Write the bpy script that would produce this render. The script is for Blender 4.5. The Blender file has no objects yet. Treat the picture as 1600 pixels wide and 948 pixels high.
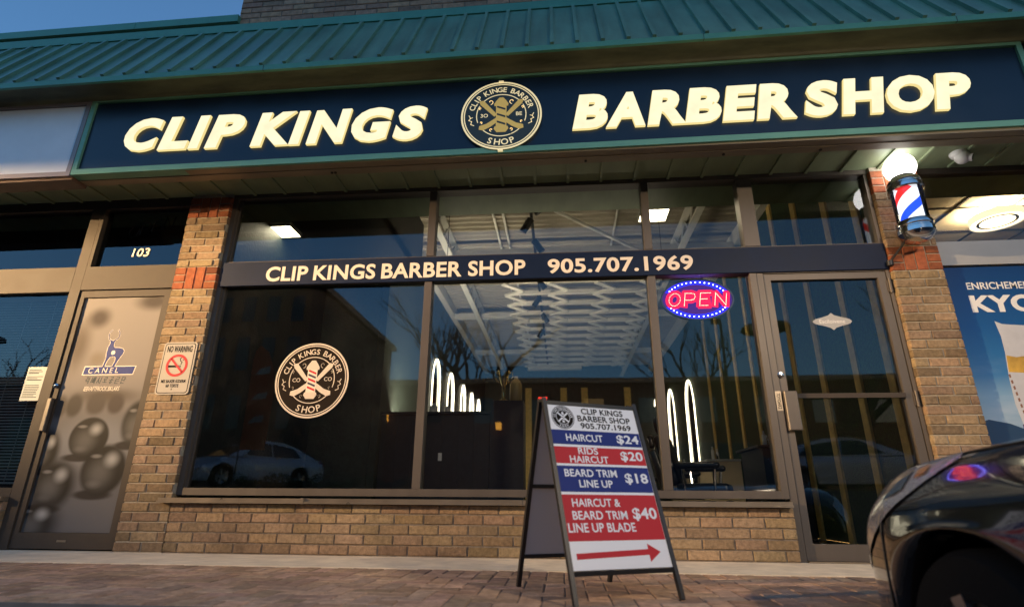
import bpy, math, random
from mathutils import Vector, Matrix
rnd = random.Random(7)
SC = bpy.context.scene
COL = SC.collection
R = math.radians

# ------------------------------------------------------------------ camera, sky, sun, exposure
cam_d = bpy.data.cameras.new('camera')
cam = bpy.data.objects.new('camera', cam_d); COL.objects.link(cam)
F_PX, PITCH, YAW, ROLL = 865.69, 0.34042, 0.08875, 0.00715
cam_d.sensor_width = 36.0
cam_d.lens = F_PX / 1600.0 * 36.0
cam_d.clip_start, cam_d.clip_end = 0.05, 3000
_fw = Vector((-math.sin(YAW) * math.cos(PITCH), math.cos(YAW) * math.cos(PITCH), math.sin(PITCH)))
_rt = Vector((math.cos(YAW), math.sin(YAW), 0)); _up = _rt.cross(_fw)
_r2 = math.cos(ROLL) * _rt + math.sin(ROLL) * _up
_u2 = -math.sin(ROLL) * _rt + math.cos(ROLL) * _up
M = Matrix((_r2, _u2, -_fw)).transposed().to_4x4(); M.translation = Vector((0, -4.4706, 0.40))
cam.matrix_world = M
cam_d.dof.use_dof = True
cam_d.dof.focus_distance = 4.5
cam_d.dof.aperture_fstop = 1.3
SC.camera = cam

SUN_EL, SUN_AZ = 5.0, -140.0          # degrees; azimuth measured to the left of the facade's outward normal
world = bpy.data.worlds.new('World'); SC.world = world; world.use_nodes = True
wn = world.node_tree
sky = wn.nodes.new('ShaderNodeTexSky'); sky.sky_type = 'NISHITA'; sky.sun_disc = False
sky.sun_elevation = R(SUN_EL)
sky.sun_rotation = R(180 + SUN_AZ)
sky.air_density, sky.dust_density, sky.ozone_density = 1.0, 1.0, 3.5
wn.links.new(sky.outputs[0], wn.nodes['Background'].inputs[0])
wn.nodes['Background'].inputs[1].default_value = 0.15
sun_d = bpy.data.lights.new('sun', 'SUN'); sun = bpy.data.objects.new('sun', sun_d); COL.objects.link(sun)
sun_d.energy = 0.3; sun_d.angle = R(3.0); sun_d.color = (1.0, 0.60, 0.27)
_to = Vector((-math.sin(R(SUN_AZ)) * math.cos(R(SUN_EL)), -math.cos(R(SUN_AZ)) * math.cos(R(SUN_EL)), math.sin(R(SUN_EL))))
sun.rotation_euler = _to.to_track_quat('Z', 'Y').to_euler()
sun.location = (-12, -12, 8)
SC.view_settings.view_transform = 'Standard'; SC.view_settings.look = 'None'
SC.view_settings.gamma = 1; SC.view_settings.exposure = 1.5
SC.cycles.use_denoising = True
SC.cycles.max_bounces = 10; SC.cycles.transparent_max_bounces = 24
SC.cycles.sample_clamp_indirect = 4.0
SC.cycles.caustics_reflective = False; SC.cycles.caustics_refractive = False

# ------------------------------------------------------------------ materials
MATS = {}
def nodes_of(m):
    m.use_nodes = True
    return m.node_tree, m.node_tree.nodes, m.node_tree.links

def mat(name, col, rough=0.5, metal=0.0, var=0.0, scale=20.0, bump=0.0, bscale=None, spec=0.5, coat=0.0, emit=None, estr=0.0,
        col2=None, tone=False, detail=4.0, stretch=(1, 1, 1), stain=0.0, sscale=1.6):
    m = bpy.data.materials.new(name); nt, n, l = nodes_of(m); p = n['Principled BSDF']
    p.inputs['Base Color'].default_value = (*col, 1); p.inputs['Roughness'].default_value = rough
    p.inputs['Metallic'].default_value = metal; p.inputs['Specular IOR Level'].default_value = spec
    p.inputs['Coat Weight'].default_value = coat; p.inputs['Coat Roughness'].default_value = 0.03
    if emit:
        p.inputs['Emission Color'].default_value = (*emit, 1); p.inputs['Emission Strength'].default_value = estr
    tc = n.new('ShaderNodeTexCoord'); mp = n.new('ShaderNodeMapping'); mp.inputs['Scale'].default_value = stretch
    l.new(tc.outputs['Object'], mp.inputs[0])
    src = None
    if var > 0 or col2:
        nz = n.new('ShaderNodeTexNoise'); nz.inputs['Scale'].default_value = scale; nz.inputs['Detail'].default_value = detail
        nz.inputs['Roughness'].default_value = 0.62
        l.new(mp.outputs[0], nz.inputs[0])
        mix = n.new('ShaderNodeMix'); mix.data_type = 'RGBA'
        c2 = col2 if col2 else tuple(min(1, c * (1 + var)) for c in col)
        c1 = col if col2 else tuple(c * (1 - var) for c in col)
        mix.inputs[6].default_value = (*c1, 1); mix.inputs[7].default_value = (*c2, 1)
        rp = n.new('ShaderNodeMapRange'); rp.inputs[1].default_value = 0.32; rp.inputs[2].default_value = 0.68
        l.new(nz.outputs[0], rp.inputs[0]); l.new(rp.outputs[0], mix.inputs[0])
        src = mix.outputs[2]
        rr = n.new('ShaderNodeMapRange'); rr.inputs[3].default_value = max(0, rough - 0.08); rr.inputs[4].default_value = min(1, rough + 0.08)
        l.new(nz.outputs[0], rr.inputs[0]); l.new(rr.outputs[0], p.inputs['Roughness'])
    if tone:
        at = n.new('ShaderNodeVertexColor'); at.layer_name = 'tone'
        mx = n.new('ShaderNodeMix'); mx.data_type = 'RGBA'; mx.blend_type = 'MULTIPLY'; mx.inputs[0].default_value = 1
        if src: l.new(src, mx.inputs[6])
        else: mx.inputs[6].default_value = (*col, 1)
        l.new(at.outputs[0], mx.inputs[7]); src = mx.outputs[2]
    if stain > 0:
        sn = n.new('ShaderNodeTexNoise'); sn.inputs['Scale'].default_value = sscale; sn.inputs['Detail'].default_value = 9; sn.inputs['Roughness'].default_value = 0.7
        l.new(tc.outputs['Object'], sn.inputs[0])
        sr = n.new('ShaderNodeMapRange'); sr.inputs[1].default_value = 0.36; sr.inputs[2].default_value = 0.62; sr.inputs[3].default_value = 1-stain; sr.inputs[4].default_value = 1.0
        l.new(sn.outputs[0], sr.inputs[0])
        sm_ = n.new('ShaderNodeMix'); sm_.data_type = 'RGBA'; sm_.blend_type = 'MULTIPLY'; sm_.inputs[0].default_value = 1
        if src: l.new(src, sm_.inputs[6])
        else: sm_.inputs[6].default_value = (*col, 1)
        l.new(sr.outputs[0], sm_.inputs[7]); src = sm_.outputs[2]
    if src: l.new(src, p.inputs['Base Color'])
    if bump > 0:
        nb = n.new('ShaderNodeTexNoise'); nb.inputs['Scale'].default_value = bscale or scale * 4; nb.inputs['Detail'].default_value = 5
        l.new(mp.outputs[0], nb.inputs[0])
        bp = n.new('ShaderNodeBump'); bp.inputs['Strength'].default_value = bump; bp.inputs['Distance'].default_value = 0.01
        l.new(nb.outputs[0], bp.inputs['Height']); l.new(bp.outputs[0], p.inputs['Normal'])
    MATS[name] = m
    return m

def emitter(name, col, s):
    m = bpy.data.materials.new(name); nt, n, l = nodes_of(m); n.remove(n['Principled BSDF'])
    e = n.new('ShaderNodeEmission'); e.inputs[0].default_value = (*col, 1); e.inputs[1].default_value = s
    l.new(e.outputs[0], n['Material Output'].inputs[0]); MATS[name] = m
    return m

def pane_glass(name, tint=(0.93, 0.95, 0.94), boost=1.5, dust=0.0, base=0.02):
    m = bpy.data.materials.new(name); nt, n, l = nodes_of(m); n.remove(n['Principled BSDF'])
    tr = n.new('ShaderNodeBsdfTransparent'); tr.inputs[0].default_value = (*tint, 1)
    gl = n.new('ShaderNodeBsdfGlossy'); gl.inputs['Roughness'].default_value = 0.0; gl.inputs[0].default_value = (0.95, 0.97, 1, 1)
    fr = n.new('ShaderNodeFresnel'); fr.inputs[0].default_value = 1.5
    ma = n.new('ShaderNodeMath'); ma.operation = 'MULTIPLY_ADD'; ma.inputs[1].default_value = boost; ma.inputs[2].default_value = base; ma.use_clamp = True
    l.new(fr.outputs[0], ma.inputs[0])
    tc = n.new('ShaderNodeTexCoord')
    nz = n.new('ShaderNodeTexNoise'); nz.inputs['Scale'].default_value = 1.1; nz.inputs['Detail'].default_value = 1
    l.new(tc.outputs['Object'], nz.inputs[0])
    bp = n.new('ShaderNodeBump'); bp.inputs['Strength'].default_value = 0.05; bp.inputs['Distance'].default_value = 0.02
    l.new(nz.outputs[0], bp.inputs['Height']); l.new(bp.outputs[0], gl.inputs['Normal'])
    mx = n.new('ShaderNodeMixShader'); l.new(ma.outputs[0], mx.inputs[0]); l.new(tr.outputs[0], mx.inputs[1]); l.new(gl.outputs[0], mx.inputs[2])
    out = mx.outputs[0]
    if dust > 0:
        df = n.new('ShaderNodeBsdfDiffuse'); df.inputs[0].default_value = (0.75, 0.72, 0.65, 1)
        vo = n.new('ShaderNodeTexVoronoi'); vo.inputs['Scale'].default_value = 42; l.new(tc.outputs['Object'], vo.inputs[0])
        lt = n.new('ShaderNodeMath'); lt.operation = 'LESS_THAN'; lt.inputs[1].default_value = 0.085; l.new(vo.outputs['Distance'], lt.inputs[0])
        n2 = n.new('ShaderNodeTexNoise'); n2.inputs['Scale'].default_value = 2.3; l.new(tc.outputs['Object'], n2.inputs[0])
        mr = n.new('ShaderNodeMapRange'); mr.inputs[1].default_value = 0.5; mr.inputs[2].default_value = 0.75; mr.inputs[4].default_value = dust
        l.new(n2.outputs[0], mr.inputs[0])
        mu = n.new('ShaderNodeMath'); mu.operation = 'MULTIPLY'; l.new(lt.outputs[0], mu.inputs[0]); l.new(mr.outputs[0], mu.inputs[1])
        ad = n.new('ShaderNodeMath'); ad.operation = 'MULTIPLY_ADD'; ad.inputs[1].default_value = 0.03; l.new(mr.outputs[0], ad.inputs[0]); l.new(mu.outputs[0], ad.inputs[2])
        m2 = n.new('ShaderNodeMixShader'); l.new(ad.outputs[0], m2.inputs[0]); l.new(out, m2.inputs[1]); l.new(df.outputs[0], m2.inputs[2]); out = m2.outputs[0]
    l.new(out, n['Material Output'].inputs[0]); MATS[name] = m
    return m

mat('buff_brick', (0.37, 0.265, 0.165), 0.88, var=0.28, scale=34, bump=0.8, bscale=110, tone=True, stain=0.38, spec=0.2)
mat('red_brick', (0.36, 0.12, 0.06), 0.85, var=0.2, scale=28, bump=0.7, bscale=120, tone=True, stain=0.3, spec=0.2)
mat('mortar', (0.40, 0.35, 0.27), 0.95, var=0.2, scale=40, bump=0.5, bscale=200)
mat('dark_mortar', (0.20, 0.165, 0.13), 0.95, var=0.3, scale=30, bump=0.5, bscale=200)
mat('paver', (0.54, 0.355, 0.24), 0.85, var=0.25, scale=22, bump=0.4, bscale=120, tone=True, spec=0.25, stain=0.35, sscale=2.5)
mat('paver_sand', (0.17, 0.13, 0.10), 0.95, var=0.3, scale=40)
mat('concrete', (0.86, 0.74, 0.55), 0.9, var=0.08, scale=6, bump=0.3, bscale=90, detail=8, stain=0.15, sscale=3)
mat('asphalt', (0.05, 0.05, 0.052), 0.9, var=0.3, scale=60, bump=0.4, bscale=300)
mat('bronze', (0.108, 0.090, 0.075), 0.45, metal=0.25, var=0.08, scale=7, stretch=(1, 1, 0.2))
mat('bronze_dark', (0.062, 0.048, 0.037), 0.6, metal=0.0, spec=0.25, var=0.1, scale=7)
mat('sill_alu', (0.34, 0.28, 0.21), 0.3, metal=0.7, var=0.08, scale=5)
mat('green_roof', (0.13, 0.28, 0.205), 0.33, metal=0.0, stain=0.25, sscale=1.2, var=0.22, scale=2.2, bump=0.05, bscale=4, detail=7, stretch=(3, 1, 0.5))
mat('green_trim', (0.09, 0.29, 0.20), 0.4, metal=0.1, var=0.1, scale=4)
mat('sign_trim', (0.15, 0.36, 0.25), 0.42, metal=0.1, var=0.06, scale=5)
mat('cove', (0.115, 0.115, 0.06), 0.6, var=0.35, scale=5, detail=8, stretch=(0.5, 2, 2))
mat('soffit', (0.22, 0.27, 0.16), 0.5, var=0.15, scale=5, stretch=(1, 0.3, 1))
mat('beam', (0.26, 0.22, 0.15), 0.45, metal=0.2, var=0.12, scale=6, stretch=(0.3, 1, 1))
mat('brown_trim', (0.11, 0.065, 0.05), 0.5, var=0.15, scale=6)
mat('navy', (0.006, 0.017, 0.036), 0.32, var=0.12, scale=3)
mat('band_navy', (0.005, 0.012, 0.038), 0.5, spec=0.2, var=0.15, scale=5)
mat('white_panel', (0.82, 0.84, 0.87), 0.35, var=0.04, scale=3)
mat('grey_panel', (0.36, 0.37, 0.38), 0.5, var=0.05, scale=4)
mat('grey_frame', (0.26, 0.23, 0.23), 0.45, metal=0.3)
mat('cream_vinyl', (0.74, 0.66, 0.56), 0.5)
mat('plate_cream', (0.50, 0.46, 0.40), 0.8, spec=0.1)
mat('white_vinyl', (0.80, 0.78, 0.74), 0.5)
mat('black_vinyl', (0.012, 0.011, 0.011), 0.8, spec=0.1)
mat('badge_brown', (0.018, 0.013, 0.010), 0.8, spec=0.08)
mat('badge_green', (0.045, 0.060, 0.055), 0.45)
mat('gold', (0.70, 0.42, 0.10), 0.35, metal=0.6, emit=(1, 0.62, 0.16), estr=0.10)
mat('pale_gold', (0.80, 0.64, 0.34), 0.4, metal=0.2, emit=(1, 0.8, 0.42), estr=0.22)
mat('cream_print', (0.66, 0.58, 0.49), 0.8, spec=0.1)
mat('print_red', (0.56, 0.03, 0.04), 0.6, spec=0.2)
mat('print_blue', (0.016, 0.035, 0.20), 0.6, spec=0.2)
mat('print_navy', (0.02, 0.02, 0.06), 0.5)
mat('sign_white', (0.86, 0.87, 0.89), 0.4)
mat('aframe_black', (0.012, 0.012, 0.013), 0.4)
mat('aframe_grey', (0.62, 0.60, 0.61), 0.5)
mat('chrome', (0.60, 0.59, 0.58), 0.12, metal=1.0)
mat('white_plastic', (0.74, 0.74, 0.72), 0.35)
mat('black_plastic', (0.012, 0.012, 0.013), 0.4)
mat('steel_white', (0.66, 0.64, 0.58), 0.5, var=0.05, scale=6)
mat('deck_white', (0.33, 0.30, 0.24), 0.55, var=0.08, scale=3)
mat('lattice_cream', (0.80, 0.75, 0.64), 0.5, var=0.06, scale=6)
mat('black_wall', (0.010, 0.012, 0.013), 0.6)
mat('dark_wall', (0.014, 0.022, 0.018), 0.6, var=0.4, scale=9, bump=0.4)
mat('hedge_wall', (0.010, 0.024, 0.008), 0.85, col2=(0.030, 0.065, 0.018), scale=34, bump=1.0, bscale=60, detail=8)
mat('dark_floor', (0.045, 0.042, 0.04), 0.25, var=0.2, scale=4)
mat('gold_strip', (0.72, 0.50, 0.15), 0.45, var=0.15, scale=12)
mat('desk_dark', (0.018, 0.019, 0.021), 0.4, var=0.2, scale=12)
mat('leather', (0.010, 0.010, 0.011), 0.28, bump=0.15, bscale=60)
mat('beige_wall', (0.70, 0.56, 0.36), 0.7, var=0.06, scale=5)
mat('tile_ceiling', (0.75, 0.62, 0.42), 0.8, var=0.06, scale=20)
mat('paper', (0.62, 0.66, 0.60), 0.7)
mat('ink', (0.05, 0.07, 0.08), 0.7)
mat('blind', (0.75, 0.66, 0.54), 0.5)
mat('car_black', (0.006, 0.006, 0.007), 0.12, coat=1.0, spec=0.5)
mat('car_silver', (0.60, 0.66, 0.72), 0.25, metal=0.1, coat=1.0)
mat('car_glass', (0.012, 0.014, 0.016), 0.04, spec=0.8)
mat('tyre', (0.010, 0.010, 0.010), 0.95, spec=0.1, bump=0.3, bscale=120)
mat('rim', (0.30, 0.29, 0.29), 0.3, metal=0.9)
mat('amber_lens', (0.55, 0.20, 0.03), 0.15, coat=1)
mat('lamp_lens', (0.50, 0.50, 0.54), 0.14, metal=0.5, bump=0.4, bscale=25, coat=1.0)
mat('tail_red', (0.35, 0.01, 0.01), 0.15, coat=1)
mat('flag_orange', (0.75, 0.13, 0.04), 0.7, var=0.1, scale=3)
mat('block_brick', (0.075, 0.035, 0.026), 0.85, var=0.3, scale=3)
mat('block_dark', (0.085, 0.062, 0.05), 0.85, var=0.3, scale=2)
mat('bark', (0.045, 0.033, 0.024), 0.9)
mat('leaf', (0.03, 0.07, 0.015), 0.7, tone=True)
mat('black_iron', (0.015, 0.015, 0.016), 0.5)
mat('concrete_dark', (0.20, 0.18, 0.16), 0.9, var=0.2, scale=8)
emitter('letter_face', (1.0, 0.90, 0.60), 0.4)
emitter('letter_side', (1.0, 0.80, 0.33), 0.33)
emitter('globe_light', (1.0, 0.96, 0.90), 2.8)
emitter('troffer_light', (1.0, 0.86, 0.58), 8)
emitter('ring_light', (1.0, 0.84, 0.55), 2.2)
emitter('neon_warm', (1.0, 0.88, 0.62), 2.6)
emitter('led_blue', (0.30, 0.32, 1.0), 9)
emitter('led_red', (1.0, 0.22, 0.14), 5)
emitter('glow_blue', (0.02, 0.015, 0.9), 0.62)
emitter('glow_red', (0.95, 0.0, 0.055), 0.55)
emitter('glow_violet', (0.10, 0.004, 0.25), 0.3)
emitter('exit_red', (1.0, 0.05, 0.03), 0.8)
emitter('amber', (1.0, 0.45, 0.06), 2.2)
emitter('added_uplight_glow', (1.0, 0.87, 0.66), 4)
emitter('added_counter_glow', (1.0, 0.85, 0.62), 34)
emitter('added_top_glow', (1.0, 0.80, 0.50), 26)
emitter('drum_shade', (1.0, 0.80, 0.50), 0.5)
emitter('added_lattice_glow', (1.0, 0.87, 0.66), 0.4)
emitter('warm_window', (1.0, 0.62, 0.25), 0.25)
for nm in ('letter_face',):
    nt, n, l = nodes_of(MATS[nm]); e = n['Emission']; b0 = e.inputs[1].default_value
    tc = n.new('ShaderNodeTexCoord'); nz = n.new('ShaderNodeTexNoise'); nz.inputs['Scale'].default_value = 7; nz.inputs['Detail'].default_value = 3
    mr = n.new('ShaderNodeMapRange'); mr.inputs[1].default_value = 0.3; mr.inputs[2].default_value = 0.7; mr.inputs[3].default_value = b0*0.92; mr.inputs[4].default_value = b0*1.08
    l.new(tc.outputs['Object'], nz.inputs[0]); l.new(nz.outputs[0], mr.inputs[0]); l.new(mr.outputs[0], e.inputs[1])
pane_glass('glass', boost=1.35, base=0.02)
pane_glass('glass_dusty', boost=1.35, base=0.02, dust=0.20)
pane_glass('glass_dark', tint=(0.25, 0.25, 0.26), boost=1.35, base=0.02)
pane_glass('tube_glass', tint=(0.97, 0.98, 1.0), boost=1.0, base=0.0)

# ------------------------------------------------------------------ mesh helpers
class MB:
    def __init__(s): s.v = []; s.f = []; s.m = []; s.t = []
    def add(s, vs, fs, mi=0, tone=None):
        b = len(s.v); s.v += [tuple(v) for v in vs]
        for f in fs: s.f.append(tuple(b + i for i in f)); s.m.append(mi); s.t.append(tone)
    def box(s, x0, x1, y0, y1, z0, z1, mi=0, tone=None):
        s.add([(x0,y0,z0),(x1,y0,z0),(x1,y1,z0),(x0,y1,z0),(x0,y0,z1),(x1,y0,z1),(x1,y1,z1),(x0,y1,z1)],
              [(0,3,2,1),(4,5,6,7),(0,1,5,4),(1,2,6,5),(2,3,7,6),(3,0,4,7)], mi, tone)
    def chbox(s, x0, x1, y0, y1, z0, z1, c=0.004, mi=0, tone=None, jit=0.0):
        "box whose -Y face is chamfered"
        j = lambda: rnd.uniform(-jit, jit)
        vs = [(x0,y1,z0),(x1,y1,z0),(x1,y1,z1),(x0,y1,z1),
              (x0+j(),y0+c,z0+j()),(x1+j(),y0+c,z0+j()),(x1+j(),y0+c,z1+j()),(x0+j(),y0+c,z1+j()),
              (x0+c+j(),y0,z0+c+j()),(x1-c+j(),y0,z0+c+j()),(x1-c+j(),y0,z1-c+j()),(x0+c+j(),y0,z1-c+j())]
        s.add(vs, [(0,1,5,4),(1,2,6,5),(2,3,7,6),(3,0,4,7),(4,5,9,8),(5,6,10,9),(6,7,11,10),(7,4,8,11),(8,9,10,11),(0,3,2,1)], mi, tone)
    def poly(s, pts, y0, y1, mi=0):
        "polygon in XZ (counter-clockwise seen from -Y), extruded between y0 (front) and y1 (back)"
        n = len(pts); vs = [(p[0], y0, p[1]) for p in pts] + [(p[0], y1, p[1]) for p in pts]
        fs = [tuple(range(n)), tuple(range(2*n-1, n-1, -1))] + [(i, n+i, n+(i+1)%n, (i+1)%n) for i in range(n)]
        s.add(vs, fs, mi)
    def ring(s, cx, cz, r0, r1, y0, y1, n=64, mi=0, a0=0, a1=2*math.pi, sx=1.0):
        full = abs(a1-a0) > 6.28
        k = n if full else n+1
        vs = []
        for i in range(k):
            a = a0+(a1-a0)*i/n; c, sn = math.cos(a)*sx, math.sin(a)
            vs += [(cx+r0*c, y0, cz+r0*sn), (cx+r1*c, y0, cz+r1*sn), (cx+r1*c, y1, cz+r1*sn), (cx+r0*c, y1, cz+r0*sn)]
        b0 = len(s.v); s.v += vs
        for i in range(n):
            a = b0+4*i; b = b0+4*((i+1) % k)
            for q in range(4):
                s.f.append((a+q, a+(q+1)%4, b+(q+1)%4, b+q)); s.m.append(mi); s.t.append(None)
        if not full:
            s.f.append((b0, b0+3, b0+2, b0+1)); s.m.append(mi); s.t.append(None)
            e = b0+4*(k-1); s.f.append((e, e+1, e+2, e+3)); s.m.append(mi); s.t.append(None)
    def disc(s, cx, cz, r, y0, y1, n=64, mi=0, sx=1.0):
        s.poly([(cx+r*sx*math.cos(2*math.pi*i/n), cz+r*math.sin(2*math.pi*i/n)) for i in range(n)], y0, y1, mi)
    def lathe(s, prof, c=(0,0,0), axis='Z', n=32, mi=0, sc=(1,1), caps=True):
        vs = []
        for r, h in prof:
            for i in range(n):
                a = 2*math.pi*i/n; x, y = r*math.cos(a)*sc[0], r*math.sin(a)*sc[1]
                p = {'Z': (x, y, h), 'X': (h, x, y), 'Y': (x, h, y)}[axis]
                vs.append((c[0]+p[0], c[1]+p[1], c[2]+p[2]))
        fs = []
        for k in range(len(prof)-1):
            for i in range(n):
                j = (i+1) % n; fs.append((k*n+i, k*n+j, (k+1)*n+j, (k+1)*n+i))
        if caps and prof[0][0] > 1e-5: fs.append(tuple(range(n-1, -1, -1)))
        if caps and prof[-1][0] > 1e-5: fs.append(tuple((len(prof)-1)*n+i for i in range(n)))
        s.add(vs, fs, mi)
    def tube(s, pts, r, n=8, mi=0, closed=False):
        pts = [Vector(p) for p in pts]; rs = r if isinstance(r, (list, tuple)) else [r]*len(pts)
        vs = []; m = len(pts); prev = None
        for i, p in enumerate(pts):
            if closed: t = pts[(i+1) % m]-pts[i-1]
            else: t = pts[min(i+1, m-1)]-pts[max(i-1, 0)]
            t.normalize()
            ref = prev if prev is not None else (Vector((0,0,1)) if abs(t.z) < 0.9 else Vector((1,0,0)))
            a = ref - t*ref.dot(t)
            if a.length < 1e-5: a = t.orthogonal()
            a.normalize(); b = t.cross(a); prev = a
            for k in range(n):
                q = 2*math.pi*k/n; vs.append(p+a*math.cos(q)*rs[i]+b*math.sin(q)*rs[i])
        fs = []
        for i in range(m if closed else m-1):
            j = (i+1) % m
            for k in range(n): fs.append((i*n+k, i*n+(k+1)%n, j*n+(k+1)%n, j*n+k))
        if not closed: fs += [tuple(range(n-1,-1,-1)), tuple((m-1)*n+k for k in range(n))]
        s.add(vs, fs, mi)
    def bar(s, a, b, w, h, mi=0, up=(0,0,1)):
        "rectangular bar from a to b, w across, h along up"
        a, b = Vector(a), Vector(b); t = (b-a).normalized(); u = Vector(up); sd = t.cross(u).normalized(); u = sd.cross(t)
        vs = [p+sd*(x*w/2)+u*(y*h/2) for p in (a, b) for x, y in ((-1,-1),(1,-1),(1,1),(-1,1))]
        s.add(vs, [(0,1,2,3),(7,6,5,4),(0,4,5,1),(1,5,6,2),(2,6,7,3),(3,7,4,0)], mi)
    def stroke(s, pts, w, y0, y1, mi=0):
        "flat ribbon along a polyline in XZ"
        for (x0, z0), (x1, z1) in zip(pts, pts[1:]):
            dx, dz = x1-x0, z1-z0; L = math.hypot(dx, dz) or 1; nx, nz = -dz/L*w/2, dx/L*w/2
            ex, ez = dx/L*w*0.3, dz/L*w*0.3
            s.poly([(x0-ex-nx, z0-ez-nz), (x1+ex-nx, z1+ez-nz), (x1+ex+nx, z1+ez+nz), (x0-ex+nx, z0-ez+nz)], y0, y1, mi)
    def text(s, body, y, ext, x0=None, x1=None, z0=None, z1=None, mi=0, bold=0.02, shear=0.0, cx=None, h=None, rot=0.0, at=None, side=None, bevel=0.0, wid=None):
        vs, fs, nz = text_geo(body, bold, shear, bevel)
        xs = [v[0] for v in vs]; ys = [v[1] for v in vs]; zs = [v[2] for v in vs]
        bx0, bx1, by0, by1, bz0, bz1 = min(xs), max(xs), min(ys), max(ys), min(zs), max(zs)
        if at is not None:              # height h, centred on at, turned by rot
            k = h/(by1-by0); kx = (wid/(bx1-bx0)) if wid else k
            out = []
            for v in vs:
                X = (v[0]-(bx0+bx1)/2)*kx; Z = (v[1]-(by0+by1)/2)*k
                out.append((at[0]+X*math.cos(rot)-Z*math.sin(rot), y-ext*(v[2]-bz0)/(bz1-bz0), at[1]+X*math.sin(rot)+Z*math.cos(rot)))
        else:
            kz = (z1-z0)/(by1-by0)
            if x1 is None:
                kx = kz; x0 = x0 if cx is None else cx-(bx1-bx0)*kx/2
            else: kx = (x1-x0)/(bx1-bx0)
            out = [(x0+(v[0]-bx0)*kx, y-ext*(v[2]-bz0)/(bz1-bz0), z0+(v[1]-by0)*kz) for v in vs]
        b = len(s.v); s.v += out
        for f, q in zip(fs, nz):
            s.f.append(tuple(b+i for i in f)); s.m.append(mi if (side is None or q > 0.95) else side); s.t.append(None)
    def build(s, name, mats, parent=None, smooth=False, loc=None, angle=None):
        o_loc = Vector(parent['_base']) if parent is not None else (Vector(loc) if loc else Vector((0,0,0)))
        me = bpy.data.meshes.new(name)
        me.from_pydata([(v[0]-o_loc.x, v[1]-o_loc.y, v[2]-o_loc.z) for v in s.v], [], s.f); me.update()
        if isinstance(mats, str): mats = [mats]
        for k in mats: me.materials.append(MATS[k])
        me.polygons.foreach_set('material_index', s.m)
        if any(t is not None for t in s.t):
            ca = me.color_attributes.new('tone', 'FLOAT_COLOR', 'CORNER')
            dat = []
            for p, t in zip(me.polygons, s.t):
                t = t or (1, 1, 1)
                for _ in p.loop_indices: dat += [t[0], t[1], t[2], 1]
            ca.data.foreach_set('color', dat)
        if smooth:
            me.polygons.foreach_set('use_smooth', [True]*len(me.polygons))
            try: me.set_sharp_from_angle(angle=R(angle or 40))
            except Exception: pass
        o = bpy.data.objects.new(name, me); COL.objects.link(o)
        if parent is not None: o.parent = parent
        else: o.location = o_loc
        o['_base'] = [o_loc.x, o_loc.y, o_loc.z]
        return o

_tcache = {}
def text_geo(body, bold, shear, bevel=0.0):
    key = (body, bold, shear, bevel)
    if key in _tcache: return _tcache[key]
    cu = bpy.data.curves.new('lettering', 'FONT'); cu.body = body; cu.offset = bold; cu.extrude = 0.05; cu.resolution_u = 4; cu.shear = shear
    cu.space_character = 1.0 + bold*1.6
    cu.bevel_depth = bevel; cu.bevel_resolution = 0
    o = bpy.data.objects.new('lettering', cu); COL.objects.link(o)
    dg = bpy.context.evaluated_depsgraph_get(); dg.update()
    me = bpy.data.meshes.new_from_object(o.evaluated_get(dg))
    vs = [tuple(v.co) for v in me.vertices]; fs = [tuple(p.vertices) for p in me.polygons]; nz = [p.normal.z for p in me.polygons]
    bpy.data.meshes.remove(me); bpy.data.objects.remove(o); bpy.data.curves.remove(cu)
    _tcache[key] = (vs, fs, nz)
    return _tcache[key]

def tag(o, label, cat, group=None, kind=None):
    if label: o['label'] = label
    if cat: o['category'] = cat
    if group: o['group'] = group
    if kind: o['kind'] = kind
    return o
def thing(name, label, cat, base=(0,0,0), rotz=0.0, group=None, local=False):
    o = bpy.data.objects.new(name, None); COL.objects.link(o); o.empty_display_size = 0.2
    o.location = base; o.rotation_euler = (0, 0, rotz)
    o['_base'] = [0, 0, 0] if local else list(base)
    return tag(o, label, cat, group)
def structure(mb, name, mats, **k):
    o = mb.build(name, mats, **k); o['kind'] = 'structure'; return o
def island_split(mb):
    "connected islands of a mesh builder, left to right"
    par = list(range(len(mb.v)))
    def find(a):
        while par[a] != a: par[a] = par[par[a]]; a = par[a]
        return a
    for f in mb.f:
        for q in f[1:]: par[find(q)] = find(f[0])
    groups = {}
    for i, f in enumerate(mb.f): groups.setdefault(find(f[0]), []).append(i)
    out = []
    for g in groups.values():
        nb = MB(); mp = {}
        for i in g:
            ids = []
            for q in mb.f[i]:
                if q not in mp: mp[q] = len(nb.v); nb.v.append(mb.v[q])
                ids.append(mp[q])
            nb.f.append(tuple(ids)); nb.m.append(mb.m[i]); nb.t.append(mb.t[i])
        out.append(nb)
    out.sort(key=lambda n: min(v[0] for v in n.v))
    return out
def copy_tree(o, parent=None):
    c = o.copy(); COL.objects.link(c)
    if parent is not None: c.parent = parent
    for ch in [q for q in o.children]: copy_tree(ch, c)
    return c

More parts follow.
